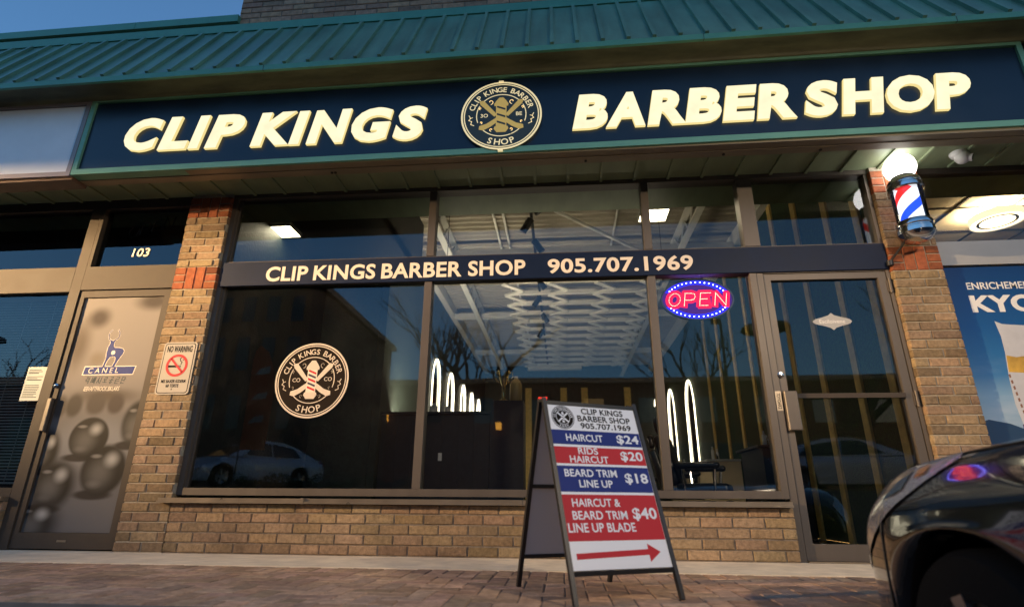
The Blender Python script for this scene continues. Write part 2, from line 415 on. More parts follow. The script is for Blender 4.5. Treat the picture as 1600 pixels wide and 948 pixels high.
# ------------------------------------------------------------------ ground
EDGE = -2.105; LOT = -0.45
g = MB()
prof = [(EDGE-0.005, LOT), (-8.2, LOT), (-9.9, 0.66), (-26, 0.70), (-60, 0.9), (-900, 1.0)]
vs = [];
for y, z in prof: vs += [(-600, y, z), (600, y, z)]
g.add(vs, [(2*i, 2*i+2, 2*i+3, 2*i+1) for i in range(len(prof)-1)])
structure(g, 'parking_lot', 'asphalt')
g = MB(); g.box(-30, 30, -0.78, 0.02, -0.5, 0.0); structure(g, 'concrete_apron', 'concrete')
g = MB()
g.box(-30, 30, EDGE+0.12, -0.785, -0.5, -0.0085, 0)
g.box(-30, 30, EDGE, EDGE+0.118, -0.5, -0.0085, 2)
def ptone():
    k = rnd.uniform(0.72, 1.18); return (k*rnd.uniform(0.95, 1.06), k, k*rnd.uniform(0.92, 1.06))
def paver(x0, x1, y0, y1):
    zt = -0.004+rnd.uniform(-0.0013, 0.0013); c = 0.0045; q = lambda: rnd.uniform(-0.0015, 0.0015); e = 0.0026
    x0 += e+q(); x1 -= e+q(); y0 += e+q(); y1 -= e+q(); zz = [zt+q() for _ in range(4)]
    g.add([(x0,y0,-0.04),(x1,y0,-0.04),(x1,y1,-0.04),(x0,y1,-0.04),(x0,y0,zt-c),(x1,y0,zt-c),(x1,y1,zt-c),(x0,y1,zt-c),
           (x0+c,y0+c,zz[0]),(x1-c,y0+c,zz[1]),(x1-c,y1-c,zz[2]),(x0+c,y1-c,zz[3])],
          [(0,1,5,4),(1,2,6,5),(2,3,7,6),(3,0,4,7),(4,5,9,8),(5,6,10,9),(6,7,11,10),(7,4,8,11),(8,9,10,11)], 1, ptone())
W = 0.1; Y1 = -0.788
for i in range(-62, 62): paver(i*W, (i+1)*W, Y1-2*W, Y1)
ya = Y1-2*W
for i in range(-62, 62):
    for j in range(0, 10):
        d = (i-j) % 4
        y0 = ya-(j+1)*W
        if d == 0: paver(i*W, (i+2)*W, y0, y0+W)
        elif d == 3: paver(i*W, (i+1)*W, y0-W if j < 9 else y0, y0+W)
        elif d == 2 and j == 0: paver(i*W, (i+1)*W, y0, y0+W)
for i in range(-62, 62): paver(i*W, (i+1)*W, EDGE, EDGE+0.115)
structure(g, 'sidewalk', ['paver_sand', 'paver', 'concrete_dark'])

# ------------------------------------------------------------------ the shopping plaza (one building, its parts)
plaza = thing('shopping_plaza', 'one storey buff brick shopping plaza with green ribbed metal roof and bronze framed shopfronts', 'building', (0, 0, 0))
CH = 0.072
def btone(red=False):
    k = rnd.uniform(0.74, 1.15)
    if rnd.random() < 0.12: k *= 0.72
    return (k*rnd.uniform(0.97, 1.04), k*rnd.uniform(0.95, 1.03), k*rnd.uniform(0.9, 1.04))
MG = 0.0095
def brick_run(m, x0, x1, z, h, off, yf, yb, L=0.225, mi=0, dark=False):
    x = x0 - (L-off if off else 0)
    while x < x1-0.012:
        a, b = max(x, x0), min(x+L, x1)
        if b-a > 0.03:
            aa = a if a == x0 else a+MG/2; bb = b if b == x1 else b-MG/2
            t = btone()
            jy = rnd.uniform(-0.0025, 0.0025)
            m.chbox(aa, bb, yf+jy, yb, z+MG/2, z+h-MG/2, 0.005, mi, t, 0.0016)
        x += L
def pillar(x0, x1, name):
    m = MB(); yf, yb = -0.09, 0.02
    m.box(x0+0.006, x1-0.006, yf+0.009, yb, 0, 3.135, 2)
    n = 43; w = x1-x0
    reds = (30, 31, 32, 40, 41, 42)
    for k in range(n):
        z = k*CH+0.004
        if k in reds:
            e = w*0.27
            for a, b in ((x0, x0+e), (x1-e, x1)):
                t = btone()
                m.chbox(a+(0 if a == x0 else MG/2), b-(0 if b == x1 else MG/2), yf, yb, z+MG/2, z+CH-MG/2, 0.004, 1, t, 0.0012)
        else:
            brick_run(m, x0, x1, z, CH, [0.225, 0.12, 0.17, 0.10][k % 4], yf, yb)
    for base in (30, 40):
        z0, z1 = base*CH+0.004, (base+3)*CH+0.004; e = w*0.27; ww = (w-2*e)/2
        for q in range(2):
            a = x0+e+q*ww
            m.chbox(a+MG/2, a+ww-MG/2, yf, yb, z0+MG/2, z1-MG/2, 0.004, 1, btone(), 0.0012)
    return m.build(name, ['buff_brick', 'red_brick', 'mortar'], plaza)
pillar(-3.475, -3.072, 'brick_pillar')
pillar(2.700, 3.088, 'brick_pillar')
def sill_wall(x0, x1, n=5):
    m = MB(); yf, yb = -0.09, 0.02
    m.box(x0+0.004, x1-0.004, yf+0.009, yb, 0, n*CH+0.004, 1)
    for k in range(n):
        brick_run(m, x0, x1, k*CH+0.004, CH, 0.225 if k % 2 else 0.115, yf, yb)
    return m.build('sill_wall', ['buff_brick', 'dark_mortar', 'red_brick'], plaza)
sill_wall(-3.068, 1.64)
sill_wall(-9.0, -4.508)

def bars(m, lst, y0=-0.05, y1=0.06, mi=0):
    for x0, x1, z0, z1 in lst: m.box(x0, x1, y0, y1, z0, z1, mi)
# window frame of the barber shop
m = MB()
bars(m, [(-3.071, -3.03, 0.42, 3.094), (-1.162, -1.097, 0.476, 2.2), (-1.162, -1.097, 2.44, 3.09), (0.754, 0.818, 0.476, 2.2), (0.754, 0.818, 2.44, 3.09),
         (1.59, 1.642, 0.42, 2.2), (1.59, 1.715, 2.44, 3.09)])
bars(m, [(-3.03, 1.59, 0.42, 0.475)], -0.048, 0.058)
bars(m, [(-3.071, 2.698, 3.094, 3.135)], -0.052, 0.062)
bars(m, [(-3.03, 2.698, 2.203, 2.437)], -0.044, 0.056)
bars(m, [(1.646, 1.697, 0.0, 2.2), (2.668, 2.698, 0.0, 3.09), (1.70, 2.666, 2.185, 2.2)], -0.046, 0.066)
bars(m, [(-3.03, -3.012, 0.476, 2.2), (-3.03, -3.012, 2.44, 3.09)], -0.02, 0.03)
m.build('window_frame', 'bronze', plaza)
m = MB()
for x0, x1 in ((-3.155, -1.98), (-1.977, -0.3), (-0.297, 1.625)):
    m.box(x0, x1, -0.135, -0.049, 0.366, 0.400); m.box(x0, x1, -0.150, -0.132, 0.362, 0.378)
m.box(-1.99, -1.967, -0.152, -0.049, 0.360, 0.403)
m.build('window_sill', 'sill_alu', plaza)
def pane(x0, x1, z0, z1, mt='glass', y=0.0, name='window_pane', parent=None):
    m = MB(); m.add([(x0,y,z0),(x1,y,z0),(x1,y,z1),(x0,y,z1)], [(0,1,2,3)])
    return m.build(name, mt, parent or plaza)
pane(-3.012, -1.162, 0.475, 2.203, 'glass_dusty'); pane(-1.097, 0.754, 0.475, 2.203); pane(0.818, 1.59, 0.475, 2.203)
pane(-3.012, -1.162, 2.437, 3.094, 'glass_dusty'); pane(-1.097, 0.754, 2.437, 3.094); pane(0.818, 1.59, 2.437, 3.094); pane(1.715, 2.668, 2.437, 3.094)
# barber shop door
m = MB()
bars(m, [(1.702, 1.755, 0.012, 2.18), (2.602, 2.662, 0.012, 2.18), (1.755, 2.602, 2.127, 2.18), (1.755, 2.602, 0.012, 0.12)], -0.04, 0.02)
door = m.build('entrance_door', 'bronze', plaza)
pane(1.755, 2.602, 0.12, 2.127, 'glass', -0.012, 'door_glass', door)
m = MB(); m.box(1.795, 2.60, -0.055, -0.035, 1.150, 1.186); m.build('push_bar', 'bronze_dark', door)
m = MB(); m.chbox(1.705, 1.803, -0.085, -0.05, 0.906, 1.202, 0.006); m.box(1.712, 1.735, -0.051, -0.039, 0.95, 1.16); m.build('door_handle', 'bronze', door)
m = MB(); m.lathe([(0.024, 0), (0.024, -0.012), (0.017, -0.016), (0.017, -0.02), (0.0, -0.021)], (1.714, -0.04, 1.333), 'Y', 20); m.build('lock_cylinder', 'chrome', door, smooth=True)
for z in (1.99, 1.08, 0.20):
    m = MB(); m.lathe([(0.010, 0), (0.010, 0.12)], (2.672, -0.058, z), 'Z', 12); m.box(2.655, 2.690, -0.050, -0.0405, z+0.01, z+0.11); m.build('hinge', 'bronze', door, smooth=True)
m = MB(); m.box(1.70, 2.664, -0.08, 0.06, 0.001, 0.010); m.build('threshold', 'sill_alu', plaza)

# left neighbour shopfront
m = MB()
bars(m, [(-4.502, -4.402, 0.0, 3.04), (-9, -4.505, 2.185, 2.43), (-4.40, -3.478, 2.2, 2.43), (-9, -3.478, 3.04, 3.135), (-9, -4.505, 0.40, 0.468), (-6.6, -6.5, 0.468, 2.185), (-6.6, -6.5, 2.43, 3.04),
         (-4.40, -4.365, 2.43, 3.04), (-3.50, -3.478, 0, 2.2)])
m.build('neighbour_frame', 'bronze_dark', plaza)
m = MB()
bars(m, [(-4.398, -4.347, 0.012, 2.19), (-3.57, -3.504, 0.012, 2.19), (-4.347, -3.57, 2.127, 2.19), (-4.347, -3.57, 0.012, 0.13)], -0.038, 0.02)
ldoor = m.build('neighbour_door', 'bronze_dark', plaza)
m = MB(); m.chbox(-4.392, -4.352, -0.075, -0.045, 0.92, 1.20, 0.005); m.build('door_handle', 'bronze', ldoor)
m = MB(); m.lathe([(0.022, 0), (0.022, -0.012), (0.015, -0.018), (0, -0.019)], (-4.373, -0.038, 1.31), 'Y', 20); m.build('lock_cylinder', 'chrome', ldoor, smooth=True)
m = MB(); m.box(-4.0, -3.92, -0.0405, -0.0375, 0.062, 0.078); m.build('maker_plate', 'sill_alu', ldoor)
pane(-6.5, -4.502, 0.468, 2.185, 'glass'); pane(-6.5, -4.502, 2.43, 3.04, 'glass'); pane(-4.365, -3.478, 2.43, 3.04, 'glass')
m = MB(); m.box(-9, -4.505, -0.12, -0.05, 0.364, 0.40); m.build('window_sill', 'sill_alu', plaza)

# right neighbour shopfront
m = MB()
m.box(3.09, 9, -0.035, 0.03, 2.222, 2.432, 0); m.box(3.09, 9, -0.03, 0.05, 3.085, 3.135, 1); m.box(3.09, 9, -0.045, 0.03, 0.0, 0.40, 2); m.box(3.09, 3.115, -0.028, 0.05, 2.432, 3.085, 1)
m.build('neighbour_panel', ['grey_panel', 'bronze_dark', 'buff_brick'], plaza)
pane(3.115, 9, 2.432, 3.085, 'glass'); pane(3.09, 9, 0.40, 2.222, 'glass')

# canopy: soffit, sign box underside, cove, eave, roof, parapet
SK = 0.0075                       # the canopy line rises slightly to the right
EK = 0.0125
def sheared(mb, k): mb.v = [(x, y, z+k*x) for x, y, z in mb.v]; return mb
m = MB(); m.box(-12, 12, -0.52, 0.5, 3.136, 3.17)
for i in range(-40, 41):
    x = i*0.297+0.11; m.box(x-0.013, x+0.013, -0.515, -0.055, 3.118, 3.1365)
m.box(-12, 12, -0.052, 0.02, 3.1355, 3.15)
m.build('soffit', 'soffit', plaza)
m = MB(); m.box(-4.17, 12, -0.66, -0.585, 3.034, 3.20); m.box(-4.17, 12, -0.583, -0.50, 3.028, 3.20)
for x, z in ((-1.9, 0), (-1.87, 0), (0.25, 0), (1.35, 0), (2.1, 0)): m.lathe([(0.012, 3.020), (0.012, 3.03)], (x, -0.535, 0), 'Z', 8, 1)
sheared(m, 0.004).build('sign_box_underside', ['beam', 'black_plastic'], plaza)
m = MB(); m.box(-12, -4.175, -0.655, -0.50, 3.0, 3.16); sheared(m, 0.004).build('sign_box_underside', 'brown_trim', plaza)
m = MB()
N = 8; pr = [(-0.875, 3.858), (-0.80, 3.862), (-0.745, 3.858), (-0.715, 3.848), (-0.700, 3.838), (-0.698, 3.826), (-0.690, 3.820), (-0.66, 3.820), (-0.60, 3.9)]
vs = []
for x in (-12, 12): vs += [(x, y, z) for y, z in pr]
n = len(pr); m.add(vs, [(i, i+n, i+1+n, i+1) for i in range(n-1)])
sheared(m, 0.0095).build('cove_soffit', 'cove', plaza, smooth=True, angle=60)
m = MB(); m.box(-12, 12, -0.905, -0.878, 3.845, 3.897)
for x in (-5.2, -2.45, 1.2, 3.1): m.box(x-0.002, x+0.002, -0.9065, -0.88, 3.8445, 3.8975, 1)
sheared(m, EK).build('eave_trim', ['green_trim', 'black_plastic'], plaza)
m = MB()
y0, z0, y1, z1 = -0.895, 3.895, -0.372, 4.86
m.add([(-12, y0, z0), (12, y0, z0), (12, y1, z1), (-12, y1, z1)], [(0, 1, 2, 3)])
nv = Vector((0, -(z1-z0), (y1-y0))).normalized(); dv = Vector((0, y1-y0, z1-z0)).normalized()
for i in range(-58, 58):
    x = -0.212+0.2062*i
    a = Vector((x, y0, z0))+dv*0.012+nv*0.012; b = Vector((x, y1, z1))-dv*0.03+nv*0.012
    m.bar(a, b, 0.030, 0.028, 0, up=nv)
sheared(m, EK).build('metal_roof', 'green_roof', plaza)
m = MB(); m.box(-12, 12, -0.385, -0.30, 4.862, 4.955); m.box(-12, 12, -0.352, -0.30, 4.80, 4.862, 1); sheared(m, EK).build('ridge_flashing', ['green_trim', 'black_plastic'], plaza)
def brick_face(name, x0, x1, z0, z1, yf, yb, mts):
    m = MB(); m.box(x0, x1, yf+0.008, yb, z0, z1, 1)
    k = 0; z = z0
    while z < z1-0.05:
        brick_run(m, x0, x1, z, CH, 0.225 if k % 2 else 0.115, yf, yf+0.03); z += CH; k += 1
    return sheared(m, EK).build(name, mts, plaza)
mat('parapet_brick', (0.42, 0.25, 0.165), 0.9, var=0.25, scale=20, bump=0.4, bscale=100, tone=True)
brick_face('parapet', -12, -3.23, 4.90, 5.12, -0.30, 0.3, ['parapet_brick', 'dark_mortar'])
brick_face('upper_wall', -3.235, 6.0, 4.90, 7.6, -0.30, 1.5, ['parapet_brick', 'dark_mortar'])
m = MB()
for x0, x1 in ((-12, -6.9), (-6.896, -4.34), (-4.336, -3.215)): m.box(x0, x1, -0.345, 0.34, 5.045, 5.132)
sheared(m, EK).build('parapet_coping', 'green_trim', plaza)
# the back and the flanks of the block, so that no daylight leaks in
m = MB()
m.box(-12, 12, 13.4, 13.6, 0, 5.2, 0); m.box(-12.2, -12.0, -0.05, 13.6, 0, 5.2, 0); m.box(12.0, 12.2, -0.05, 13.6, 0, 5.2, 0); m.box(-12, 12, 0.3, 13.6, 4.95, 5.05, 0)
m.box(-12, 12, 0.10, 0.3, 3.175, 4.95, 0)
m.box(-12, -9, 0, 0.1, 0, 3.14, 0); m.box(9, 12, 0, 0.1, 0, 3.14, 0)
m.build('outer_shell', 'block_dark', plaza)

# ------------------------------------------------------------------ interiors
m = MB()
m.box(-2.45, 2.95, 0.07, 13.39, -0.02, 0.002, 0)
m.build('shop_floor', 'dark_floor', plaza)
m = MB(); m.box(-2.55, -2.45, 2.9, 13.39, 0.003, 4.6, 0); m.box(-3.48, -2.555, 2.9, 3.0, 0.0, 3.5, 0); m.box(-3.50, -3.40, 0.07, 2.895, 0, 3.5, 0); m.box(-3.395, -2.455, 0.1, 2.895, -0.02, 0.002, 0)
m.build('dark_partition', 'dark_wall', plaza)
m = MB(); m.box(-3.39, -2.0, 0.30, 2.895, 3.502, 3.56, 0)
m.poly([(-2.05, 3.502), (-2.0, 3.502), (-2.0, 4.3), (-2.05, 4.3)], 0.30, 2.895); m.build('black_bulkhead', 'black_wall', plaza)
m = MB(); m.box(2.95, 3.08, 0.07, 13.39, 0.003, 4.6, 0); m.build('hedge_wall', 'hedge_wall', plaza)
m = MB()
for y in (0.66, 1.22, 1.94, 2.64, 3.38, 4.15, 4.95, 5.8, 6.7): m.box(2.925, 2.949, y-0.055, y+0.055, 0.003, 4.45)
m.build('wall_strip', 'gold_strip', plaza)
m = MB(); m.box(-2.44, 2.94, 13.2, 13.39, 0.003, 4.6); m.build('back_wall', 'dark_wall', plaza)
m = MB()
for x in (-1.02, 0.10, 0.76, 2.10): m.box(x-0.10, x+0.10, 13.17, 13.198, 0.003, 3.78)
m.build('wall_strip', 'gold_strip', plaza)
# corrugated deck and steel
m = MB()
y = 0.35; k = 0; vs = []
while y < 13.3:
    for dy, z in ((0, 4.5), (0.055, 4.5), (0.075, 4.54), (0.13, 4.54), (0.15, 4.5)): vs += [(-2.45, y+dy, z), (2.95, y+dy, z)]
    y += 0.15
n = len(vs)//2; m.add(vs, [(2*i, 2*i+1, 2*i+3, 2*i+2) for i in range(n-1)])
m.build('steel_deck', 'deck_white', plaza)
m = MB()
for x in (-2.38, 2.88): m.box(x-0.06, x+0.06, 0.35, 13.2, 4.28, 4.498)
for x in (-1.75, 1.95):
    m.box(x-0.05, x+0.05, 0.35, 13.2, 4.47, 4.497); m.box(x-0.05, x+0.05, 0.35, 13.2, 4.14, 4.17)
    yy = 0.5; s = 1
    while yy < 12.8:
        m.bar((x, yy, 4.16 if s > 0 else 4.48), (x, yy+0.32, 4.48 if s > 0 else 4.16), 0.022, 0.022); yy += 0.32; s = -s
for y in (3.9, 7.2, 10.4): m.box(-2.32, 2.82, y-0.05, y+0.05, 4.20, 4.32)
for x in (-0.95, -0.8, 0.9): m.tube([(x, 0.4, 4.44), (x, 13, 4.44)], 0.018, 6)
m.tube([(-0.2, 2.2, 4.2), (1.4, 3.9, 4.2)], 0.03, 6)
m.build('ceiling_steelwork', 'steel_white', plaza)
# decorative lattice ceiling
m = MB(); zc = 4.0
ys = [4.55+0.58*i for i in range(12)]
rows = [-0.80, 0.0, 0.82, 1.60]
for y in ys:
    m.box(-0.85, 1.66, y-0.035, y+0.035, zc-0.02, zc+0.05)
for x in rows:
    for i in range(len(ys)-1):
        a, c, b = ys[i], (ys[i]+ys[i+1])/2, ys[i+1]
        m.bar((x-0.16, a, zc-0.030), (x+0.16, c, zc-0.052), 0.10, 0.03); m.bar((x+0.16, c, zc-0.052), (x-0.16, b, zc-0.030), 0.10, 0.03)
m.box(-0.92, 0.62, 11.15, 11.35, zc-0.06, zc+0.08)
for x in (-0.8, 1.6):
    for y in (4.6, 7.75, 10.9): m.tube([(x, y, zc), (x, y, 4.49)], 0.008, 5)
m.build('ceiling_lattice', 'lattice_cream', plaza)
m = MB()
for y in ys: m.box(-0.80, 1.60, y-0.012, y+0.012, zc+0.0505, zc+0.0535)
m.build('added_lattice_light', 'added_lattice_glow', plaza)  # unseen glowing strips added on the slats to brighten the deck
# left neighbour's dark room, right neighbour's bright room
m = MB(); m.box(-9, -3.52, 3.4, 3.5, 0, 3.3, 0); m.box(-9, -3.52, 0.07, 3.4, 3.20, 3.3, 0); m.box(-9, -3.52, 0.07, 3.4, -0.02, 0.0, 0); m.build('neighbour_room', 'black_wall', plaza)
m = MB(); m.box(3.10, 9, 4.4, 4.5, 0, 3.6, 0); m.box(3.09, 3.12, 0.07, 4.4, 0, 3.6, 0); m.box(8.9, 9, 0.07, 4.4, 0, 3.6, 0); m.box(3.12, 8.9, 0.07, 4.4, -0.02, 0.0, 0); m.box(3.12, 8.9, 0.32, 4.4, 3.56, 3.6, 1)
for i in range(11): m.box(3.3+i*0.6, 3.325+i*0.6, 0.32, 4.4, 3.55, 3.561, 2)
for j in range(6): m.box(3.12, 8.9, 0.9+j*0.6, 0.925+j*0.6, 3.547, 3.5585, 2)
m.build('neighbour_room', ['beige_wall', 'tile_ceiling', 'bronze_dark'], plaza)

# ------------------------------------------------------------------ badge used on the sign, the window and the A-frame
def stretch_shear(mb, k): return sheared(mb, k)
def badge(cx, cz, r, y, t, mats, top, sides, parent, sx=1.0, simple=False):
    """round barber badge facing -Y; mats: disc, line, pole light, pole stripe a, pole stripe b, razor"""
    P = lambda u, v: (cx+u*r*sx, cz+v*r)
    m = MB(); m.disc(cx, cz, r, y-t, y, 72, 0, sx); m.build('badge_disc', mats[0], parent)
    yf = y-t-0.0008; yb = y-t+0.0004
    m = MB()
    for r0, r1 in ((0.955, 1.0), (0.905, 0.93)): m.ring(cx, cz, r*r0, r*r1, yf, yb, 72, 0, sx=sx)
    gap = 0.42
    for a0, a1 in ((-1.15, -0.62), (-0.33, 0.50), (0.78, 2.36), (2.64, 3.47), (3.76, 5.13-0.02)):
        m.ring(cx, cz, r*0.60, r*0.622, yf, yb, 20, 0, a0, a1, sx)
    m.build('badge_ring', mats[1], parent)
    m = MB()
    def arc(txt, a_mid, rad, h, step, flip=False):
        n = len(txt); adv = {'I': 0.62, ' ': 0.62, 'L': 0.9, 'B': 0.95, 'E': 0.9}
        w = [adv.get(c, 1.0)*step for c in txt]; tot = sum(w); a = a_mid+(tot/2 if not flip else -tot/2)
        for c, q in zip(txt, w):
            aa = a-q/2 if not flip else a+q/2
            if c != ' ':
                m.text(c, y-t+0.0004, 0.0012, at=P(rad*math.cos(aa), rad*math.sin(aa)), h=h*r, rot=aa-math.pi/2 if not flip else aa+math.pi/2, bold=0.012)
                # small slab serifs
            a = a-q if not flip else a+q
    arc(top, math.pi/2, 0.76, 0.145, 0.178)
    m.build('badge_lettering', mats[1], parent); m = MB()
    arc('SHOP', -math.pi/2, 0.78, 0.17, 0.235, True)
    m.build('badge_lettering', mats[1], parent)
    for s_, (u, v) in zip(sides, ((-0.42, 0.0), (0.44, 0.02))):
        m = MB(); m.text(s_, y-t+0.0004, 0.0012, at=P(u, v), h=0.105*r, bold=0.008); m.build('badge_lettering', mats[1], parent)
    m = MB()
    lw = 0.016*r
    def curl(u, v, s, f):
        pts = []
        for i in range(15):
            a = i/14*4.6; q = s*(0.25+0.75*i/14)
            pts.append(P(u+f*q*math.cos(a)*0.6, v+q*math.sin(a)*0.6))
        m.stroke(pts, lw, yf, yb)
    for f in (-1, 1):
        curl(f*0.27, 0.40, 0.13, f); curl(f*0.52, 0.22, 0.06, -f); curl(f*0.50, -0.20, 0.06, f); curl(f*0.24, -0.42, 0.08, -f)
        m.stroke([P(f*0.80, 0.02), P(f*0.76, -0.06), P(f*0.80, -0.12), P(f*0.73, -0.16), P(f*0.75, -0.24), P(f*0.67, -0.28)], lw*1.2, yf, yb)
        m.stroke([P(f*0.76, -0.06), P(f*0.71, -0.04)], lw, yf, yb)
    m.build('badge_scrollwork', mats[1], parent)
    m = MB()
    for f in (-1, 1):       # crossed razors
        blade = [(0.10, 0.02), (0.17, -0.04), (0.52, 0.33), (0.55, 0.43), (0.44, 0.45)]
        han = [(0.06, -0.03), (0.16, -0.10), (0.36, -0.24), (0.54, -0.30), (0.55, -0.40), (0.44, -0.43), (0.26, -0.33), (0.05, -0.16)]
        for pl in (blade, han):
            pp = [P(f*u, v) for u, v in pl]
            ar = sum(pp[i][0]*pp[(i+1) % len(pp)][1]-pp[(i+1) % len(pp)][0]*pp[i][1] for i in range(len(pp)))
            if ar < 0: pp = pp[::-1]
            m.poly(pp, yf-0.0004, yb)
    m.build('badge_razors', mats[5], parent)
    m = MB(); y2 = yf-0.0008
    m.poly([P(-0.13, -0.34), P(0.13, -0.34), P(0.13, 0.30), P(-0.13, 0.30)], y2, yb, 0)
    for i, (v, mi) in enumerate([(-0.30, 1), (-0.19, 2), (-0.08, 1), (0.03, 2), (0.14, 1)]):
        m.poly([P(-0.105, v+0.085), P(0.105, v), P(0.105, v+0.055), P(-0.105, v+0.14)], y2-0.0006, y2+0.0002, mi)
    m.poly([P(-0.17, 0.27), P(0.17, 0.27), P(0.18, 0.33), P(0.12, 0.43), P(0.05, 0.52), P(-0.05, 0.52), P(-0.12, 0.43), P(-0.18, 0.33)], y2-0.0008, yb, 3)
    m.poly([P(-0.11, -0.50), P(0.11, -0.50), P(0.18, -0.40), P(0.16, -0.33), P(-0.16, -0.33), P(-0.18, -0.40)], y2-0.0008, yb, 3)
    m.build('badge_pole', [mats[2], mats[3], mats[4], mats[5]], parent)

# ------------------------------------------------------------------ the big sign
SGN = thing('shop_sign', 'long navy fascia sign in green frame with glowing letters CLIP KINGS BARBER SHOP', 'sign', (0, -0.68, 3.05))
m = MB(); m.box(-4.13, 3.665, -0.664, -0.60, 3.10, 3.79); sheared(m, SK).build('sign_panel', 'navy', SGN)
m = MB(); x0, x1, z0, z1 = -4.172, 3.70, 3.045, 3.838
for a in ((x0, x1, z0, z0+0.052), (x0, x1, z1-0.040, z1), (x0, x0+0.042, z0+0.0525, z1-0.0405), (x1-0.042, x1, z0+0.0525, z1-0.0405)):
    m.box(a[0], a[1], -0.684, -0.59, a[2], a[3])
sheared(m, SK).build('sign_frame', 'sign_trim', SGN)
LETTERS = [('C', -3.754, -3.425, 3.248, 3.585), ('L', -3.424, -3.155, 3.244, 3.582), ('I', -3.146, -2.996, 3.24, 3.578), ('P', -2.995, -2.666, 3.237, 3.574), ('K', -2.585, -2.214, 3.23, 3.568), ('I', -2.245, -2.095, 3.227, 3.564), ('N', -2.091, -1.721, 3.223, 3.56), ('G', -1.708, -1.36, 3.218, 3.555), ('S', -1.347, -1.065, 3.213, 3.55),
           ('B', 0.144, 0.432, 3.226, 3.561), ('A', 0.413, 0.727, 3.226, 3.561), ('R', 0.743, 1.048, 3.225, 3.561), ('B', 1.039, 1.332, 3.225, 3.561), ('E', 1.331, 1.632, 3.224, 3.561), ('R', 1.596, 1.90, 3.224, 3.561), ('S', 1.964, 2.25, 3.223, 3.561), ('H', 2.241, 2.606, 3.223, 3.562), ('O', 2.598, 2.952, 3.222, 3.562), ('P', 2.93, 3.233, 3.222, 3.562)]
for ch, a, b, c0, c1 in LETTERS:
    m = MB(); m.text(ch, -0.664, 0.026, x0=a, x1=b, z0=c0, z1=c1, mi=0, bold=0.050, shear=0.18, side=1, bevel=0.003)
    sheared(m, SK).build('letter', ['letter_face', 'letter_side'], SGN)
badge(-0.437, 3.397, 0.336, -0.664, 0.03, ('badge_green', 'pale_gold', 'gold', 'badge_green', 'gold', 'gold'), 'CLIP KINGE BARBER', ('3O', 'BE'), SGN)
for z0, z1 in ((3.728, 3.742), (3.046, 3.066)):
    m = MB(); m.box(-0.46, -0.42, -0.70, -0.664, z0, z1); m.build('badge_clip', 'pale_gold', SGN)
BL = thing('blank_sign', 'blank white fascia sign in a grey frame left of the long navy sign', 'sign', (-6.5, -0.68, 3.0))
m = MB(); m.box(-9.5, -4.222, -0.666, -0.60, 3.052, 3.745); m.build('sign_panel', 'white_panel', BL)
m = MB(); x0, x1, z0, z1 = -9.54, -4.177, 3.004, 3.790
for a in ((x0, x1, z0, z0+0.042), (x0, x1, z1-0.04, z1), (x0, x0+0.042, z0+0.0425, z1-0.0405), (x1-0.042, x1, z0+0.0425, z1-0.0405)):
    m.box(a[0], a[1], -0.686, -0.59, a[2], a[3])
m.build('sign_frame', 'grey_frame', BL)

# ------------------------------------------------------------------ name band on the transom
BAND = thing('name_band', 'narrow navy band with cream shop name and phone number across the shop windows', 'sign', (0, -0.05, 2.2))
m = MB(); m.chbox(-3.045, 2.693, -0.064, -0.046, 2.192, 2.424, 0.004); m.build('band_panel', 'band_navy', BAND)
for w_, a, b in (('CLIP', -2.617, -2.228), ('KINGS', -2.173, -1.608), ('BARBER', -1.552, -0.834), ('SHOP', -0.778, -0.278)):
    m = MB(); m.text(w_, -0.063, 0.0035, x0=a, x1=b, z0=2.226, z1=2.370, bold=0.026); m.build('band_lettering', 'cream_vinyl', BAND)
m = MB(); m.text('905.707.1969', -0.063, 0.0035, x0=-0.085, x1=1.140, z0=2.230, z1=2.368, bold=0.026); m.build('band_number', 'cream_vinyl', BAND)

# ------------------------------------------------------------------ window badge decal
W_ = thing('window_decal', 'round dark shop badge with a barber pole stuck on the left shop window', 'decal', (-2.092, -0.003, 1.344))
badge(-2.092, 1.344, 0.320, -0.003, 0.002, ('badge_brown', 'cream_print', 'cream_vinyl', 'print_red', 'print_navy', 'cream_print'), 'CLIP KINGS BARBER', ('CO', 'CO'), W_)

# ------------------------------------------------------------------ LED OPEN sign inside the window
LED = thing('led_open_sign', 'oval LED sign glowing red OPEN in a ring of blue lights', 'sign', (1.176, 0.09, 2.02))
cx, cz, ax, az = 1.176, 2.018, 0.300, 0.180
m = MB(); m.disc(cx, cz, az, 0.085, 0.105, 64, 0, ax/az); m.build('sign_back', 'black_plastic', LED)
m = MB(); m.ring(cx, cz, az*0.97, az*1.015, 0.072, 0.105, 64, 0, sx=ax/az); m.build('sign_rim', 'print_navy', LED)
m = MB(); m.disc(cx, cz, az*0.965, 0.082, 0.0848, 64, 0, ax/az); m.build('panel_glow', 'glow_violet', LED)  # violet glow of the LEDs on the panel, painted as emission
m = MB()
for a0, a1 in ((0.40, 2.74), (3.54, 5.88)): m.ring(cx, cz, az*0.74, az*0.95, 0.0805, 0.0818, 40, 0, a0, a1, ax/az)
m.build('blue_halo', 'glow_blue', LED)  # halo of the blue LEDs, painted as glowing bands
strokes = []
def el(u0, v0, ru, rv, a0, a1, k): return [(u0+ru*math.cos(a0+(a1-a0)*i/k), v0+rv*math.sin(a0+(a1-a0)*i/k)) for i in range(k+1)]
LW, GAP, LH, X0 = 0.098, 0.030, 0.112, cx-0.245
def lt(i, u, v): return (X0+i*(LW+GAP)+u*LW+0.16*(v*LH), cz-LH/2+v*LH)
strokes.append([lt(0, 0.5+0.48*math.cos(a), 0.5+0.5*math.sin(a)) for a in [2*math.pi*i/24 for i in range(25)]])
